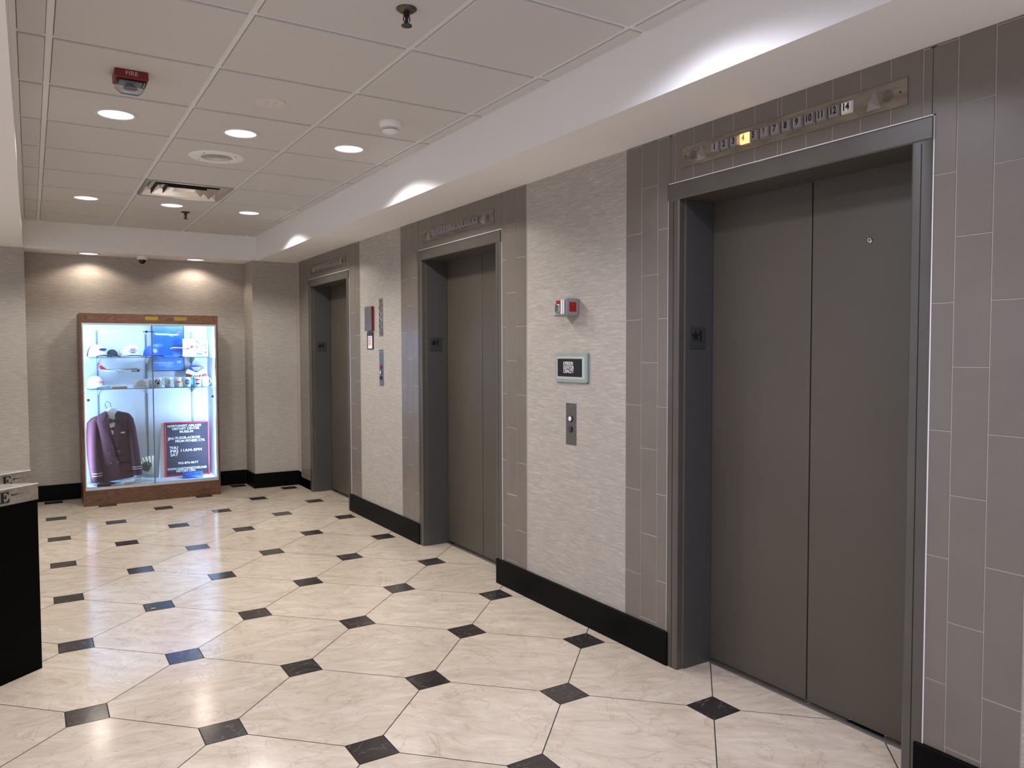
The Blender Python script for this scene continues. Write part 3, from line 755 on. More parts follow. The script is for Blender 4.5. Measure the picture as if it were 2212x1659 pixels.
# pin badge disc behind the lettered cap
t = thing('plate_badge', 'small round white badge standing left of the lettered white cap', 'badge', (.770, 8.466, SH1))
obj('disc', B().lathe([(.034, -.004), (.036, -.002), (.036, 0)], (0, 0, .058), 'y', 28), M_WHITE, t)
b = B()
for k in range(24):
    a0, a1 = 2*PI*k/24, 2*PI*(k+1)/24
    b.add([(.03*math.cos(a0), -.0045, .058+.03*math.sin(a0)), (.03*math.cos(a1), -.0045, .058+.03*math.sin(a1)), (.026*math.cos(a1), -.0045, .058+.026*math.sin(a1)), (.026*math.cos(a0), -.0045, .058+.026*math.sin(a0))], [(0, 1, 2, 3)])
obj('red_rim', b, mat('print_rose', '#b96a75', .6), t, smooth=0); obj('stand', B().prism([(0, 0), (.03, 0), (0, .05)], 'x', -.003, .003), M_WHITE, t, loc=(0, 0, 0))
obj('foot', B().box(-.006, .006, -.004, 0, 0, .03), M_WHITE, t)

# model jets
def jet(label, x, y, z, L, flip, tailm, belly, standh, basem, base_off, nose_name):
    """nose towards +x; local origin at the stand base"""
    t = thing('model_jet', label, 'model plane', (x, y, z), PI if flip else 0, 'model jets in the display case')
    s = L/.39; R = .0172*s; zc = standh
    rings = []; N = 20
    for u, r, dz in ((-.5, .08, .010), (-.44, .35, .008), (-.34, .72, .004), (-.22, .95, .001), (-.1, 1, 0), (.2, 1, 0), (.34, 1.0, 0), (.42, .86, -.001), (.47, .58, -.002), (.495, .22, -.003), (.5, .03, -.003)):
        rings.append([(u*L, R*r*math.cos(2*PI*i/N), zc+dz*s+R*r*math.sin(2*PI*i/N)) for i in range(N)])
    b = B(); b.loft(rings); b.m = [1 if sum(b.v[i][2] for i in f)/len(f) > zc+.003*s else 0 for f in b.f]
    fus = obj('fuselage', b, [M_CHROME if belly else M_WHITE, mat('jet_silver', '#b9bcc6', .35, .4)], t)
    if not flip or True:
        h = B(); rr = []
        for u, r in ((.12, .1), (.2, .7), (.3, .85), (.38, .7), (.43, .15)): rr.append([(u*L, R*.62*r*math.cos(2*PI*i/12), zc+R*.62+R*.75*r*math.sin(2*PI*i/12)) for i in range(12)])
        h.loft(rr); obj('upper_deck', h, mat('jet_silver', '#b9bcc6', .35, .4), t)
    for sd in (-1, 1):
        w = B(); w.loft([[(.10*L, sd*R*.6, zc-.006*s), (-.10*L, sd*R*.6, zc-.006*s), (-.10*L, sd*R*.6, zc-.010*s), (.10*L, sd*R*.6, zc-.010*s)],
                         [(-.13*L, sd*.40*L, zc+.006*s), (-.19*L, sd*.40*L, zc+.006*s), (-.19*L, sd*.40*L, zc+.0045*s), (-.13*L, sd*.40*L, zc+.0045*s)]])
        obj('wing', w, M_CHROME if belly else M_WHITE, t)
        w = B(); w.loft([[(-.40*L, sd*R*.3, zc+.008*s), (-.47*L, sd*R*.3, zc+.008*s), (-.47*L, sd*R*.3, zc+.006*s), (-.40*L, sd*R*.3, zc+.006*s)],
                         [(-.47*L, sd*.13*L, zc+.012*s), (-.505*L, sd*.13*L, zc+.012*s), (-.505*L, sd*.13*L, zc+.011*s), (-.47*L, sd*.13*L, zc+.011*s)]])
        obj('tailplane', w, M_WHITE, t)
        for f in (.16, .27):
            xw = .06*L-.27*L*(f-.05)/.4; e = B(); e.lathe([(.002*s, -.014*s), (.0045*s, -.006*s), (.0052*s, .010*s), (.0042*s, .013*s)], (xw, sd*f*L, zc-.012*s), 'x', 14); obj('engine', e, M_ALU, t)
    fin = B(); fin.prism([(-.31*L, zc+.008*s), (-.46*L, zc+.012*s), (-.52*L, zc+.068*s), (-.475*L, zc+.070*s), (-.43*L, zc+.050*s)], 'y', -.0018*s, .0018*s)
    f = obj('tail_fin', fin, tailm, t)
    obj('emblem', B().lathe([(.006*s, -.0024*s), (.006*s, .0024*s)], (-.475*L, 0, zc+.054*s), 'y', 16), M_WHITE, f)
    b = B(); b.tube([(base_off, 0, .008), (-.01, 0, zc-.010*s)], .0022*s); obj('stand_rod', b, M_ALU, t)
    b = B(); b.box(base_off-.012, base_off+.118 if not flip else base_off+.03, -.03, .03, 0, .016 if not flip else .005); obj('stand_base', b, basem, t, bevel=.002)
    return t, R, zc
M_RT = mat('tail_red', '#c01f31', .4)
t, R, zc = jet('large silver model jet with red tail on a wooden stand, lower shelf', .7435, 8.30, SH2, .39, False, M_RT, False, .168, mat('stand_wood', '#c98f68', .5), -.075, '')
b = B(); b.loft([[(.085, -R*1.02*math.cos(a), zc+R*1.02*math.sin(a)) for a in (-.9, -.5, 0, .5)], [(.155, -R*1.01*math.cos(a), zc+R*1.01*math.sin(a)) for a in (-.9, -.5, 0, .35)]], cap=False, closed=False)
o = obj('nose_panel', b, M_BLACK, t); text('NWA', .018, M_WHITE, o, (.112, -R*1.06, zc+.002), 'lettering', bold=.02)
t, R, zc = jet('small model jet with red tail and striped side on the top shelf', 1.280, 8.25, SH1, .215, True, M_RT, True, .085, M_BLACK, -.006, '')
obj('cheat_line', B().box(-.07, .09, R*.9, R*1.02, zc-.001, zc+.004), M_RT, t)
# open laminated route map / brochure
t = thing('leaflet', 'white open leaflet with teal aircraft drawings on the top shelf', 'leaflet', (1.4285, 8.385, SH1))
b = B(); b.add([(-.123, -.02, 0), (0, .02, 0), (0, .05, .185), (-.118, .012, .183)], [(0, 1, 2, 3)]); b.add([(0, .02, 0), (.123, -.01, .003), (.128, .02, .178), (0, .05, .185)], [(0, 1, 2, 3)])
p = obj('pages', b, mat('leaflet_paper', '#eef4f2', .6), t, smooth=0)
md = p.modifiers.new('thickness', 'SOLIDIFY'); md.thickness = .002
M_TEAL = mat('teal_ink', '#2e8f9c', .6); M_FADE = mat('faded_ink', '#a9cdd0', .6)
def page(px, pz, w, h, m, ang=0):
    x = px; y = (.02+.03*pz/.185)-(abs(px)/.123)*.036-.004
    b = B(); c, s = math.cos(ang), math.sin(ang); q = [(-w, -h), (w, -h), (w, h), (-w, h)]
    b.prism([(x+u*c-v*s, pz+u*s+v*c) for u, v in q], 'y', y-.001, y)
    obj('drawing', b, m, t, smooth=0)
for a in ((.03, .15, .028, .004, M_TEAL, -.75), (.08, .135, .04, .005, M_FADE, -.15), (.085, .115, .03, .003, M_TEAL, .5), (.03, .06, .018, .004, M_FADE, .3), (.045, .03, .03, .007, M_TEAL, -.1), (.10, .045, .012, .005, M_NAVY, .5), (.02, .10, .012, .006, M_TEAL, .2), (-.07, .13, .03, .002, M_FADE, .2), (-.07, .165, .03, .0015, M_FADE, 0), (-.06, .11, .022, .0015, M_FADE, -.5), (.105, .085, .016, .003, M_TEAL, .1)): page(*a)
b = B()
for k in range(20):
    a0, a1 = 2*PI*k/20, 2*PI*(k+1)/20
    P = lambda r, a: (-.07+r*math.cos(a), -.0045-.012, .032+r*math.sin(a))
    b.add([P(.014, a0), P(.014, a1), P(.010, a1), P(.010, a0)], [(0, 1, 2, 3)])
obj('round_seal', b, M_TEAL, t, smooth=0)
# poster
t = thing('poster', 'blue airline poster with white jumbo jet in a thin black frame', 'poster', (1.185, 8.47, 1.236))
b = B(); b.box(-.152, .152, 0, .012, 0, .455); obj('frame', b, M_BLACK, t)
m, nt, bb, N, L = nodes('poster_sky'); g, mp = mapped(nt, (3, 1, 9)); nz = N('ShaderNodeTexNoise'); nz.inputs['Scale'].default_value = 1.3; nz.inputs['Detail'].default_value = 5; L(mp.outputs[0], nz.inputs['Vector'])
sx = N('ShaderNodeSeparateXYZ'); L(g.outputs['Position'], sx.inputs[0]); mr = N('ShaderNodeMapRange'); mr.inputs[1].default_value = 1.236; mr.inputs[2].default_value = 1.69; L(sx.outputs[2], mr.inputs[0])
r1 = ramp(nt, [(0, '#5f8fd6'), (.3, '#4d84d8'), (.36, '#1f63cf'), (.75, '#2468d2'), (.9, '#4a8ae0'), (1, '#79aeea')]); L(mr.outputs[0], r1.inputs['Fac'])
r2 = ramp(nt, [(.55, (0, 0, 0, 1)), (.75, (1, 1, 1, 1))]); L(nz.outputs['Fac'], r2.inputs['Fac'])
mx = N('ShaderNodeMix'); mx.data_type = 'RGBA'; mx.inputs[7].default_value = lin('#9cc2f0'); L(r2.outputs[0], mx.inputs[0]); L(r1.outputs[0], mx.inputs[6]); L(mx.outputs[2], bb.inputs['Base Color']); bb.inputs['Roughness'].default_value = .4
p = obj('print', B().box(-.147, .145, -.002, 0, .006, .452), m, t)
M_PW = mat('poster_white', '#dbe8fa', .5); M_PR = mat('poster_rose', '#d06a90', .5)
b = B(); b.prism([(-.128, .372), (-.115, .381), (.08, .372), (.11, .366), (.075, .360), (-.10, .362)], 'y', -.0032, -.002); obj('jet_silhouette', b, M_PW, p)
b = B(); b.prism([(.062, .372), (.100, .372), (.126, .408), (.108, .407)], 'y', -.0034, -.002); obj('jet_tail', b, M_PR, p)
b = B(); b.prism([(-.01, .364), (.03, .362), (.055, .347), (.03, .348)], 'y', -.0033, -.002); obj('jet_wing', b, mat('poster_blue', '#8fb3e6', .5), p)
text('FLY NORTHWEST ORIENT', .0165, M_PW, p, (-.131, -.0025, .082), 'lettering', 'LEFT', bold=.015, sx=.92); text('747', .034, M_PW, p, (.098, -.0025, .088), 'lettering', sx=.8, bold=.03, shear=.3)
# card sign
t = thing('card_sign', 'white gift shop card sign standing on the lower shelf', 'sign', (.906, 8.25, SH2))
b = B(); b.box(-.069, .069, -.002, 0, 0, .079); obj('card', b, M_WHITE, t); b = B(); b.prism([(0, 0), (.04, 0), (0, .06)], 'x', -.02, .02); obj('easel_back', b, M_WHITE, t)
for k, s in enumerate(('AIRLINE', 'COLLECTIBLES', 'FOR SALE IN', 'Museum Gift Shop')): text(s, .0125, M_DGREY, t, (0, -.0026, .066-.0158*k), 'lettering', bold=.01)

# mugs
def mug(label, x, y, r, h, body, handle, hm=None):
    t = thing('mug', label, 'mug', (x, y, SH2), 0, 'mugs on the lower shelf')
    b = B(); b.lathe([(r*.94, 0), (r, .004), (r, h-.002), (r-.0015, h), (r-.003, h-.001), (r-.003, .006), (0, .005)], n=28); obj('cup', b, body, t)
    if handle:
        b = B(); b.tube([(handle*(r-.002), 0, h*.82), (handle*(r+.014), 0, h*.80), (handle*(r+.021), 0, h*.6), (handle*(r+.020), 0, h*.38), (handle*(r+.012), 0, h*.22), (handle*(r-.002), 0, h*.2)], .0042, 8); obj('handle', b, hm or body, t)
    return t
def decal(t, r, a0, a1, z0, z1, m, name='decal', n=10, round_=False):
    b = B(); rr = r+.0006
    if round_:
        zc, hz, ha = (z0+z1)/2, (z1-z0)/2, (a1-a0)/2; ac = (a0+a1)/2; K = 28
        pts = [(rr*math.sin(ac), -rr*math.cos(ac), zc)]
        for q in range(1, 7):
            f = q/6
            for k in range(K):
                u = ac+ha*f*math.cos(2*PI*k/K); pts.append((rr*math.sin(u), -rr*math.cos(u), zc+hz*f*math.sin(2*PI*k/K)))
        fs = [(0, 1+k, 1+(k+1) % K) for k in range(K)]
        for q in range(5):
            for k in range(K): fs.append((1+q*K+k, 1+(q+1)*K+k, 1+(q+1)*K+(k+1) % K, 1+q*K+(k+1) % K))
        b.add(pts, fs)
    else:
        for k in range(n):
            u0, u1 = a0+(a1-a0)*k/n, a0+(a1-a0)*(k+1)/n
            b.add([(rr*math.sin(u0), -rr*math.cos(u0), z0), (rr*math.sin(u1), -rr*math.cos(u1), z0), (rr*math.sin(u1), -rr*math.cos(u1), z1), (rr*math.sin(u0), -rr*math.cos(u0), z1)], [(0, 1, 2, 3)])
    return obj(name, b, m, t)
M_MW = mat('mug_white', '#e8eaee', .25); M_MB = mat('mug_blue', '#2f5bc4', .3); M_MT = mat('mug_teal', '#3fb0b8', .3); M_MY = mat('mug_yellow', '#e2d44a', .3)
t = mug('white mug with red ring, half behind the card sign', .978, 8.305, .033, .082, M_MW, 0); decal(t, .033, .1, 1.0, .018, .066, mat('print_rose', '#b96a75', .6), 'ring', round_=True); decal(t, .033, .2, .9, .023, .061, M_MW, 'ring_centre', round_=True).scale = (1.01, 1.01, 1)
t = mug('white mug with round black emblem beside the door edge', 1.058, 8.29, .038, .092, M_MW, 0); decal(t, .038, -.75, .65, .026, .078, M_INK, 'emblem', round_=True); decal(t, .038, -.5, .5, .008, .016, M_GREY, 'caption')
b = B(); b.prism([(-.022, .036), (-.016, .036), (.0, .07), (.016, .036), (.022, .036), (.003, .08), (-.003, .08)], 'y', -.0415, -.039); obj('letter_stroke', b, M_MW, t)
t = mug('white mug with grey lettering and handle turned left', 1.160, 8.29, .036, .094, M_MW, -1); text('I LOVE\nJETS', .022, M_DGREY, t, (0, -.0372, .052), 'lettering', line=1.0, sx=.85)
decal(t, .036, -.6, .6, .016, .018, M_GREY, 'rule')
t = mug('white mug with red lettering and yellow band', 1.245, 8.29, .037, .092, M_MW, 0); text('TWA', .023, M_TWR, t, (-.006, -.0382, .046), 'lettering', bold=.03)
decal(t, .0372, .62, 1.3, .0, .0915, M_MY, 'yellow_band'); decal(t, .0376, .8, 1.1, .05, .066, M_CB, 'blue_mark')
t = mug('white mug with round blue emblem', 1.326, 8.285, .036, .092, M_MW, 0); decal(t, .036, -.62, .78, .02, .072, M_MB, 'emblem', round_=True); decal(t, .0366, -.35, .5, .044, .048, M_MW, 'caption')
t = mug('teal mug half hidden between white mugs', 1.383, 8.335, .034, .086, M_MT, 0); decal(t, .034, -.5, .3, .015, .075, mat('teal_pale', '#a9dde0', .4), 'panel', round_=True)
t = mug('white mug with red and black stripes', 1.432, 8.29, .034, .092, M_MW, 0); decal(t, .034, -.9, .6, .056, .076, M_TWR, 'red_mark', round_=True); decal(t, .034, -.9, .5, .018, .034, M_INK, 'black_mark', round_=True); decal(t, .034, -.8, .5, .042, .047, M_DGREY, 'rule')
t = mug('plain white mug with handle turned right at the shelf end', 1.493, 8.275, .038, .096, M_MW, 1)

# ornament
t = thing('calendar_ornament', 'blue, white and red shield shaped stand with 2022 numerals', 'ornament', (1.437, 8.40, SH2))
b = B(); b.prism([(-.098, .0), (.098, .0), (.1, .115), (.06, .195), (.0, .206), (-.05, .2), (-.098, .13)], 'y', 0, .012); obj('panel', b, M_DRED, t)
b = B()
for s in (-1, 1): b.prism([(0, .105), (s*.1, .128), (s*.1, .150), (s*.077, .174), (0, .15)], 'y', -.002, 0)
obj('white_chevron', b, mat('ornament_white', '#dfe3ee', .4), t)
b = B(); b.prism([(0, .134), (.075, .180), (.055, .202), (0, .212), (-.05, .207), (-.077, .172)], 'y', -.003, 0); o = obj('blue_shield', b, mat('shield_blue', '#1a23b8', .35), t)
for k, w in enumerate((.045, .036, .026)): obj('print_line', B().box(-w, w, -.0036, -.003, .184-.013*k, .189-.013*k), M_PW, o)
for s in (-1, 1):
    b = B(); b.prism([(s*.098, .085), (s*.06, .085), (s*.07, .108), (s*.1, .12)], 'y', -.003, 0); obj('red_wing', b, M_RED, t)
obj('black_foot', B().box(-.098, .098, -.002, .014, 0, .05), M_BLACK, t)
text('2022', .056, M_WHITE, t, (0, -.0045, .099), 'numerals', bold=.01)

# ---- uniform jacket on a hanger
M_BURG = mat('burgundy_wool', '#451c2a', .85, noise=.08, nscale=300); M_BURGD = mat('burgundy_satin', '#331220', .85)
t = JK = thing('uniform_jacket', 'burgundy double breasted uniform jacket with bow tie on a hanger', 'jacket', (.66, 8.25, DK), group=None)
def jobj(name, b, m, par=None, **k): return obj(name, b, m, par or JK, world=True, **k)
rings = []
def jring(xl, xr, z, d, n=28, zl=None, zr=None):
    xc, hw = (xl+xr)/2, (xr-xl)/2; r = []
    for i in range(n):
        a = 2*PI*i/n; c, s = math.cos(a), math.sin(a)
        x = xc+hw*math.copysign(abs(c)**.75, c); y = 8.25+d*math.copysign(abs(s)**.75, s)
        r.append((x, y, (zl if zl is not None else z)*(1-(x-xl)/(xr-xl))+(zr if zr is not None else z)*(x-xl)/(xr-xl)))
    return r
for (xl, xr, zl, zr, d) in ((.545, .826, .195, .225, .062), (.542, .818, .30, .32, .060), (.536, .806, .45, .47, .055), (.533, .795, .58, .60, .058), (.520, .790, .70, .71, .062), (.49, .795, .775, .80, .056), (.505, .785, .815, .838, .045), (.56, .735, .850, .856, .036), (.597, .688, .870, .868, .030)):
    rings.append(jring(xl, xr, 0, d, zl=zl, zr=zr))
b = B(); b.loft(rings, cap=True); jobj('body', b, M_BURG, smooth=60)
def sleeve(pts, rr, m):
    b = B(); rings = []
    for (x, z, w, d, y) in pts:
        rings.append([(x+w*math.cos(2*PI*i/16), y+d*math.sin(2*PI*i/16), z-.10*w*math.cos(2*PI*i/16)*0) for i in range(16)])
    b.loft(rings); return b
sl = jobj('sleeve', sleeve([(.540, .829, .008, .012, 8.25), (.522, .818, .026, .026, 8.25), (.505, .803, .036, .034, 8.25), (.482, .765, .047, .046, 8.245), (.478, .66, .052, .05, 8.235), (.478, .55, .052, .05, 8.225), (.482, .43, .053, .048, 8.215), (.492, .33, .052, .046, 8.205), (.500, .255, .050, .044, 8.20), (.503, .200, .049, .042, 8.20)], None, M_BURG), M_BURG, smooth=60)
sr_ = jobj('sleeve', sleeve([(.752, .850, .008, .012, 8.25), (.766, .842, .020, .024, 8.25), (.775, .829, .029, .032, 8.25), (.792, .79, .038, .042, 8.248), (.805, .70, .044, .046, 8.24), (.818, .58, .045, .046, 8.23), (.832, .46, .044, .045, 8.22), (.842, .36, .043, .043, 8.21), (.851, .29, .042, .042, 8.205), (.855, .243, .040, .040, 8.205)], None, M_BURG), M_BURG, smooth=60)
M_BRAID = mat('silver_braid', '#d9cfd6', .5)
for par, x, zz, w, d, y in ((sl, .5005, .288, .0515, .046, 8.20), (sl, .502, .265, .051, .0455, 8.20), (sr_, .848, .325, .0435, .0435, 8.2075), (sr_, .85, .305, .043, .0432, 8.206)):
    b = B(); b.loft([[(x+w*math.cos(2*PI*i/24), y+d*math.sin(2*PI*i/24), zz+q) for i in range(24)] for q in (-.003, .003)], cap=False); jobj('sleeve_stripe', b, M_BRAID, par)
jy = 8.186
b = B(); b.prism([(.596, .866), (.633, .886), (.673, .882), (.684, .845), (.682, .78), (.655, .66), (.643, .640), (.622, .727), (.606, .826)], 'y', 8.189, 8.194); jobj('shirt_front', b, mat('shirt_white', '#dfe4ea', .8))
b = B(); b.prism([(.595, .869), (.566, .79), (.550, .760), (.592, .754), (.560, .735), (.590, .66), (.640, .54), (.702, .378), (.674, .432), (.648, .575), (.619, .715), (.611, .80), (.613, .826)], 'y', 8.176, 8.188); jobj('lapel', b, M_BURG, bevel=.002)
b = B(); b.prism([(.682, .864), (.705, .80), (.715, .765), (.690, .765), (.722, .73), (.705, .63), (.690, .53), (.668, .50), (.650, .645), (.655, .692), (.670, .765), (.664, .83)], 'y', 8.178, 8.1885); jobj('lapel', b, M_BURG, bevel=.002)
b = B(); b.prism([(.596, .870), (.628, .893), (.676, .888), (.690, .868), (.684, .842), (.662, .800), (.640, .830)], 'y', 8.196, 8.30); jobj('collar', b, mat('shirt_white', '#dfe4ea', .8), bevel=.003)
b = B(); b.prism([(.654, .785), (.662, .790), (.690, .806), (.697, .79), (.692, .755), (.662, .768), (.654, .764), (.646, .768), (.616, .752), (.608, .79), (.615, .806), (.646, .790)], 'y', 8.160, 8.178); b.box(.646, .662, 8.156, 8.178, .764, .790); jobj('bow_tie', b, M_BURGD, bevel=.004)
for x, z in ((.613, .468), (.699, .483), (.625, .375), (.686, .376)): jobj('button', B().lathe([(.0066, 0), (.0066, -.003), (.004, -.005), (0, -.0055)], (x, 8.192 if x < .69 else 8.192, z), 'y', 14), M_CHROME)
jobj('name_bar', B().prism([(.712, .653), (.748, .655), (.753, .668), (.717, .666)], 'y', 8.186, 8.190), M_WHITE)
for q in ([(.70, .374), (.800, .380), (.800, .386), (.70, .380)], [(.572, .352), (.612, .349), (.612, .355), (.572, .358)]): jobj('pocket_welt', B().prism(q, 'y', 8.187, 8.194), M_BURGD)
b = B(); b.prism([(.687, .375), (.690, .375), (.712, .205), (.708, .205)], 'y', 8.1865, 8.192); jobj('front_edge', b, M_BURGD)
# hanger
t = thing('coat_hanger', 'clear hook of the hanger holding the burgundy jacket', 'hanger', (.617, 8.25, .88))
b = B(); b.tube([(.020, 0, .0145), (.024, 0, .025), (.018, 0, .058), (.002, 0, .077), (-.014, 0, .072), (-.024, 0, .056), (-.024, 0, .036), (-.016, 0, .024), (-.010, 0, .0145)], .0035, 8); obj('hook', b, M_CHROME, t)
b = B(); b.lathe([(.006, .012), (.006, .022), (.004, .026)], (.020, 0, 0), n=12); obj('ferrule', b, M_WHITE, t)

# letter board
t = thing('letter_board', 'dark letter board in a red frame with white museum hours lettering', 'sign', (1.333, 8.38, DK))
M_LB = mat('letterboard_felt', '#37333f', .8); M_LR = mat('frame_red', '#d32a45', .4)
b = B(); b.box(-.206, .206, 0, .016, .004, .545); p = obj('felt_panel', b, M_LB, t)
b = B(); b.box(-.212, -.199, -.006, .018, 0, .552); b.box(.199, .212, -.006, .018, 0, .552); b.box(-.199, .199, -.006, .018, 0, .013); b.box(-.199, .199, -.006, .018, .539, .552); obj('frame', b, M_LR, t, bevel=.002)
b = B(); b.prism([(-.235, .545), (-.205, .548), (-.205, 0), (-.268, 0)], 'y', .02, .026); obj('easel_back', b, M_WHITE, t)
def lb(s, x0, x1, z, size, x=None):
    o = text(s, size, M_WHITE, p, (0, -.0006, z), 'lettering', 'CENTER', bold=.012)
    xs_ = [v.co.x for v in o.data.vertices]; w = max(xs_)-min(xs_)
    o.scale = ((x1-x0)/w, 1, 1); o.location = ((x0+x1)/2, -.0006, z); return o
lb('NORTHWEST AIRLINES', -.181, .135, .511, .032); lb('HISTORY CENTER', -.140, .118, .482, .032); lb('MUSEUM', -.069, .058, .451, .032)
lb('3', -.182, -.164, .382, .040); lb('RD', -.162, -.122, .386, .028); lb('FLOOR-ACROSS', -.110, .123, .389, .033); lb('FROM FITNESS CTR', -.112, .168, .356, .033)
for k, s in enumerate(('THU', 'FRI', 'SAT')): lb(s, -.165+.006*(k > 0), -.088, .290-.035*k, .040)
lb('11AM-5PM', -.064, .135, .260, .038); lb('952-876-8677', -.090, .102, .132, .029); lb('WWW.NORTHWESTAIRLINES', -.190, .184, .076, .032); lb('HISTORY.ORG', -.107, .074, .052, .032)
# blue card in front of the board
t = thing('blue_card', 'translucent blue card lying in front of the letter board', 'card', (1.34, 8.25, DK))
b = B(); b.add([(-.085, -.07, .002), (.10, -.07, .002), (.125, .06, .045), (-.065, .06, .045)], [(0, 1, 2, 3)]); p = obj('card', b, mat('blue_card', '#3f6fe0', .35), t); md = p.modifiers.new('thickness', 'SOLIDIFY'); md.thickness = .002
b = B()
for k in range(6): x = -.05+.025*k; b.add([(x, -.01, .0245), (x+.017, -.01, .0245), (x+.02, .025, .036), (x+.003, .025, .036)], [(0, 1, 2, 3)])
obj('print_blocks', b, mat('card_print', '#2a51b8', .5), t)
# folded fan
t = thing('paper_fan', 'cream pleated paper fan with black drawing leaning in the case corner', 'fan', (.955, 8.34, DK))
pv = []; n = 14; fs = []
for k in range(n+1):
    a = math.radians(80+58*k/n); yy = .012*(k % 2)
    pv.append((.045+.03*math.cos(a), yy, .02+.03*math.sin(a))); pv.append((.045+.22*math.cos(a), yy+.05, .01+.215*math.sin(a)))
for k in range(n): fs.append((2*k, 2*k+2, 2*k+3, 2*k+1))
b = B(); b.add(pv, fs); p = obj('leaf', b, mat('fan_cream', '#e3e2d3', .7), t, smooth=0); md = p.modifiers.new('thickness', 'SOLIDIFY'); md.thickness = .0015
M_FI = mat('fan_ink', '#1a1d1b', .7)
def fanpt(a, r, k): a = math.radians(a); return (.045+r*math.cos(a), .05*(r-.03)/.19-.006, .02+(r-.02)*math.sin(a))
b = B()
for a0, r0, r1 in ((92, .12, .16), (98, .10, .18), (104, .09, .18), (110, .085, .18), (116, .085, .175), (122, .09, .17), (128, .10, .16)): b.add([fanpt(a0, r0, 0), fanpt(a0+4.4, r0, 0), fanpt(a0+4.4, r1, 0), fanpt(a0, r1, 0)], [(0, 1, 2, 3)])
obj('ink_drawing', b, M_FI, t, smooth=0)
# papers, shoe, glove
t = thing('paper_stack', 'stack of pale folded papers on the case floor below the jacket', 'papers', (.775, 8.165, DK))
for k in range(4):
    b = B(); c, s = math.cos(.2+.12*k), math.sin(.2+.12*k); q = [(-.075, -.04), (.075, -.04), (.075, .04), (-.075, .04)]
    b.prism([(.012*k+u*c-v*s, u*s+v*c) for u, v in q], 'z', .006*k, .006*k+.004); obj('sheet', b, M_OFFW if k % 2 else M_WHITE, t)
b = B(); b.add([(-.07, -.045, .0235), (.03, -.05, .0235), (.07, .012, .055), (-.05, .015, .024)], [(0, 1, 2, 3)]); p = obj('folded_sheet', b, M_WHITE, t); md = p.modifiers.new('thickness', 'SOLIDIFY'); md.thickness = .0015
t = thing('paper_box', 'white paper printed with faint teal marks beside the pleated fan', 'booklet', (.935, 8.20, DK))
b = B(); b.prism([(-.055, 0), (.075, 0), (.055, .022), (-.05, .05)], 'y', -.02, .02); p = obj('cover', b, mat('leaflet_paper', '#eef4f2', .6), t)
b = B()
for k in range(5): b.box(-.045+.018*k, -.034+.018*k, -.0212, -.02, .008, .026-.003*k)
obj('print_marks', b, M_FADE, p, smooth=0)
t = thing('dress_shoe', 'black shoe on the case floor below the jacket hem', 'shoe', (.588, 8.142, DK))
b = B(); rr = []
for (x, w, h) in ((-.085, .012, .03), (-.07, .026, .040), (-.03, .030, .042), (.01, .034, .036), (.05, .034, .026), (.08, .022, .018), (.092, .006, .010)): rr.append([(x, w*math.cos(2*PI*i/16), .004+h*.5+h*.5*math.sin(2*PI*i/16)) for i in range(16)])
b.loft(rr); obj('upper', b, mat('shoe_leather', '#16181d', .3), t)
b = B(); b.prism([(-.088, -.024), (-.03, -.03), (.05, -.036), (.09, -.014), (.09, .014), (.05, .036), (-.03, .03), (-.088, .024)], 'z', 0, .006); obj('sole', b, M_BLACK, t)
t = thing('white_glove', 'crumpled white glove lying in front of the black shoe', 'glove', (.672, 8.118, DK))
b = B(); b.lathe([(.02, 0), (.03, .006), (.024, .016), (0, .02)], n=16, sx=1.1, sy=.7); obj('palm', b, M_CW, t)
for k in range(4): b = B(); b.tube([(-.02, -.012+.008*k, .008), (-.045-.004*k, -.016+.011*k, .009), (-.058, -.016+.012*k, .006)], [.006, .0055, .004], 8); obj('finger', b, M_CW, t)

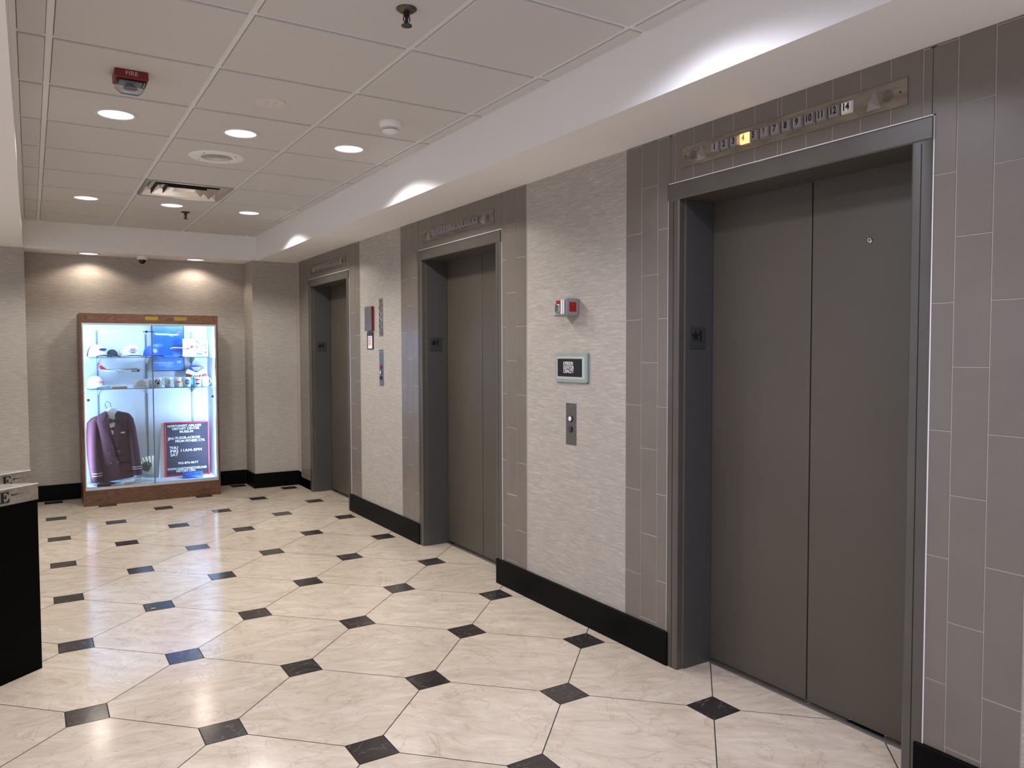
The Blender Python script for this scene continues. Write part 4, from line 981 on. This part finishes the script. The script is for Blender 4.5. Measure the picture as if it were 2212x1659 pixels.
# ------------------------------------------------------------------ pedestals
M_SLAB = brushed('satin_band', '#b3aca2', .42, 30, 30); M_GLINT = mat('edge_glint', '#f4f2ea', .4, .3)
def pedestal(corner, ang, label, edist, group):
    S = .48
    t = thing('pedestal', label, 'pedestal', (corner[0], corner[1], 0), ang, group)
    tri = lambda g: [(-g*.3, g), (-S+g*1.5, g), (-S/2, S*.866-g*2)]
    b = B(); b.prism(tri(.004), 'z', 0, .767); obj('body', b, mat('pedestal_black', '#030303', .5, spec=.06), t)
    b = B(); b.prism([(0, 0), (-S, 0), (-S/2, S*.866)], 'z', .767, .8375); obj('top_band', b, M_SLAB, t)
    b = B(); b.prism([(0, 0), (-S, 0), (-S/2, S*.866)], 'z', .8375, .840); p = obj('top_plate', b, M_SLAB, t)
    b = B(); b.box(-S, 0, -.0022, .001, .8365, .8405); obj('edge_highlight', b, M_GLINT, t)  # pale strip paints the downlight's highlight along the top edge
    # serif E, height .047, left edge at x = edist
    h = .047; w = .042; st = .013; th = .004; z0 = .7785; x0 = edist
    E = [(0, 0), (w, 0), (w+.003, .016), (w-.001, .016), (w-.006, .007), (w-.014, th), (st+.005, th), (st+.005, h/2-.002), (w-.018, h/2-.002), (w-.015, h/2-.008), (w-.012, h/2-.008), (w-.012, h/2+.010), (w-.015, h/2+.010), (w-.018, h/2+.003), (st+.005, h/2+.003),
         (st+.005, h-th), (w-.014, h-th), (w-.007, h-.007), (w-.003, h-.014), (w, h-.014), (w-.001, h), (0, h), (0, h-.003), (.006, h-.004), (.006, .004), (0, .003)]
    b = B(); b.prism([(x0+x, z0+z) for x, z in E], 'y', -.0012, 0); obj('letter_e', b, M_INK, t)
    for k, r in enumerate((.0042, .0036, .0029, .0023, .0017)):
        b = B(); b.lathe([(r, -.001), (r, 0)], (x0+w+.016+.0105*k, 0, z0+h*.62), 'y', 14); obj('dot', b, M_INK, t)
    return t
pedestal((.015, 4.024), math.atan2(.118, .138), 'nearer black pedestal with brushed metal top band marked E', -.184, 'black pedestals')
pedestal((-.013, 4.494), math.atan2(.092, .124), 'black pedestal behind the nearer one, only its metal band showing', -.144, 'black pedestals')

# small scrap on the floor
b = B(); b.prism([(-.013, -.006), (.012, -.007), (.014, .004), (-.011, .006)], 'z', 0, .003)
tag(obj('paper_scrap', b, mat('tan_scrap', '#c9ae78', .7), loc=(.545, 4.638, .0002)), 'tiny tan scrap lying on a dark floor inset near the pedestals', 'scrap')
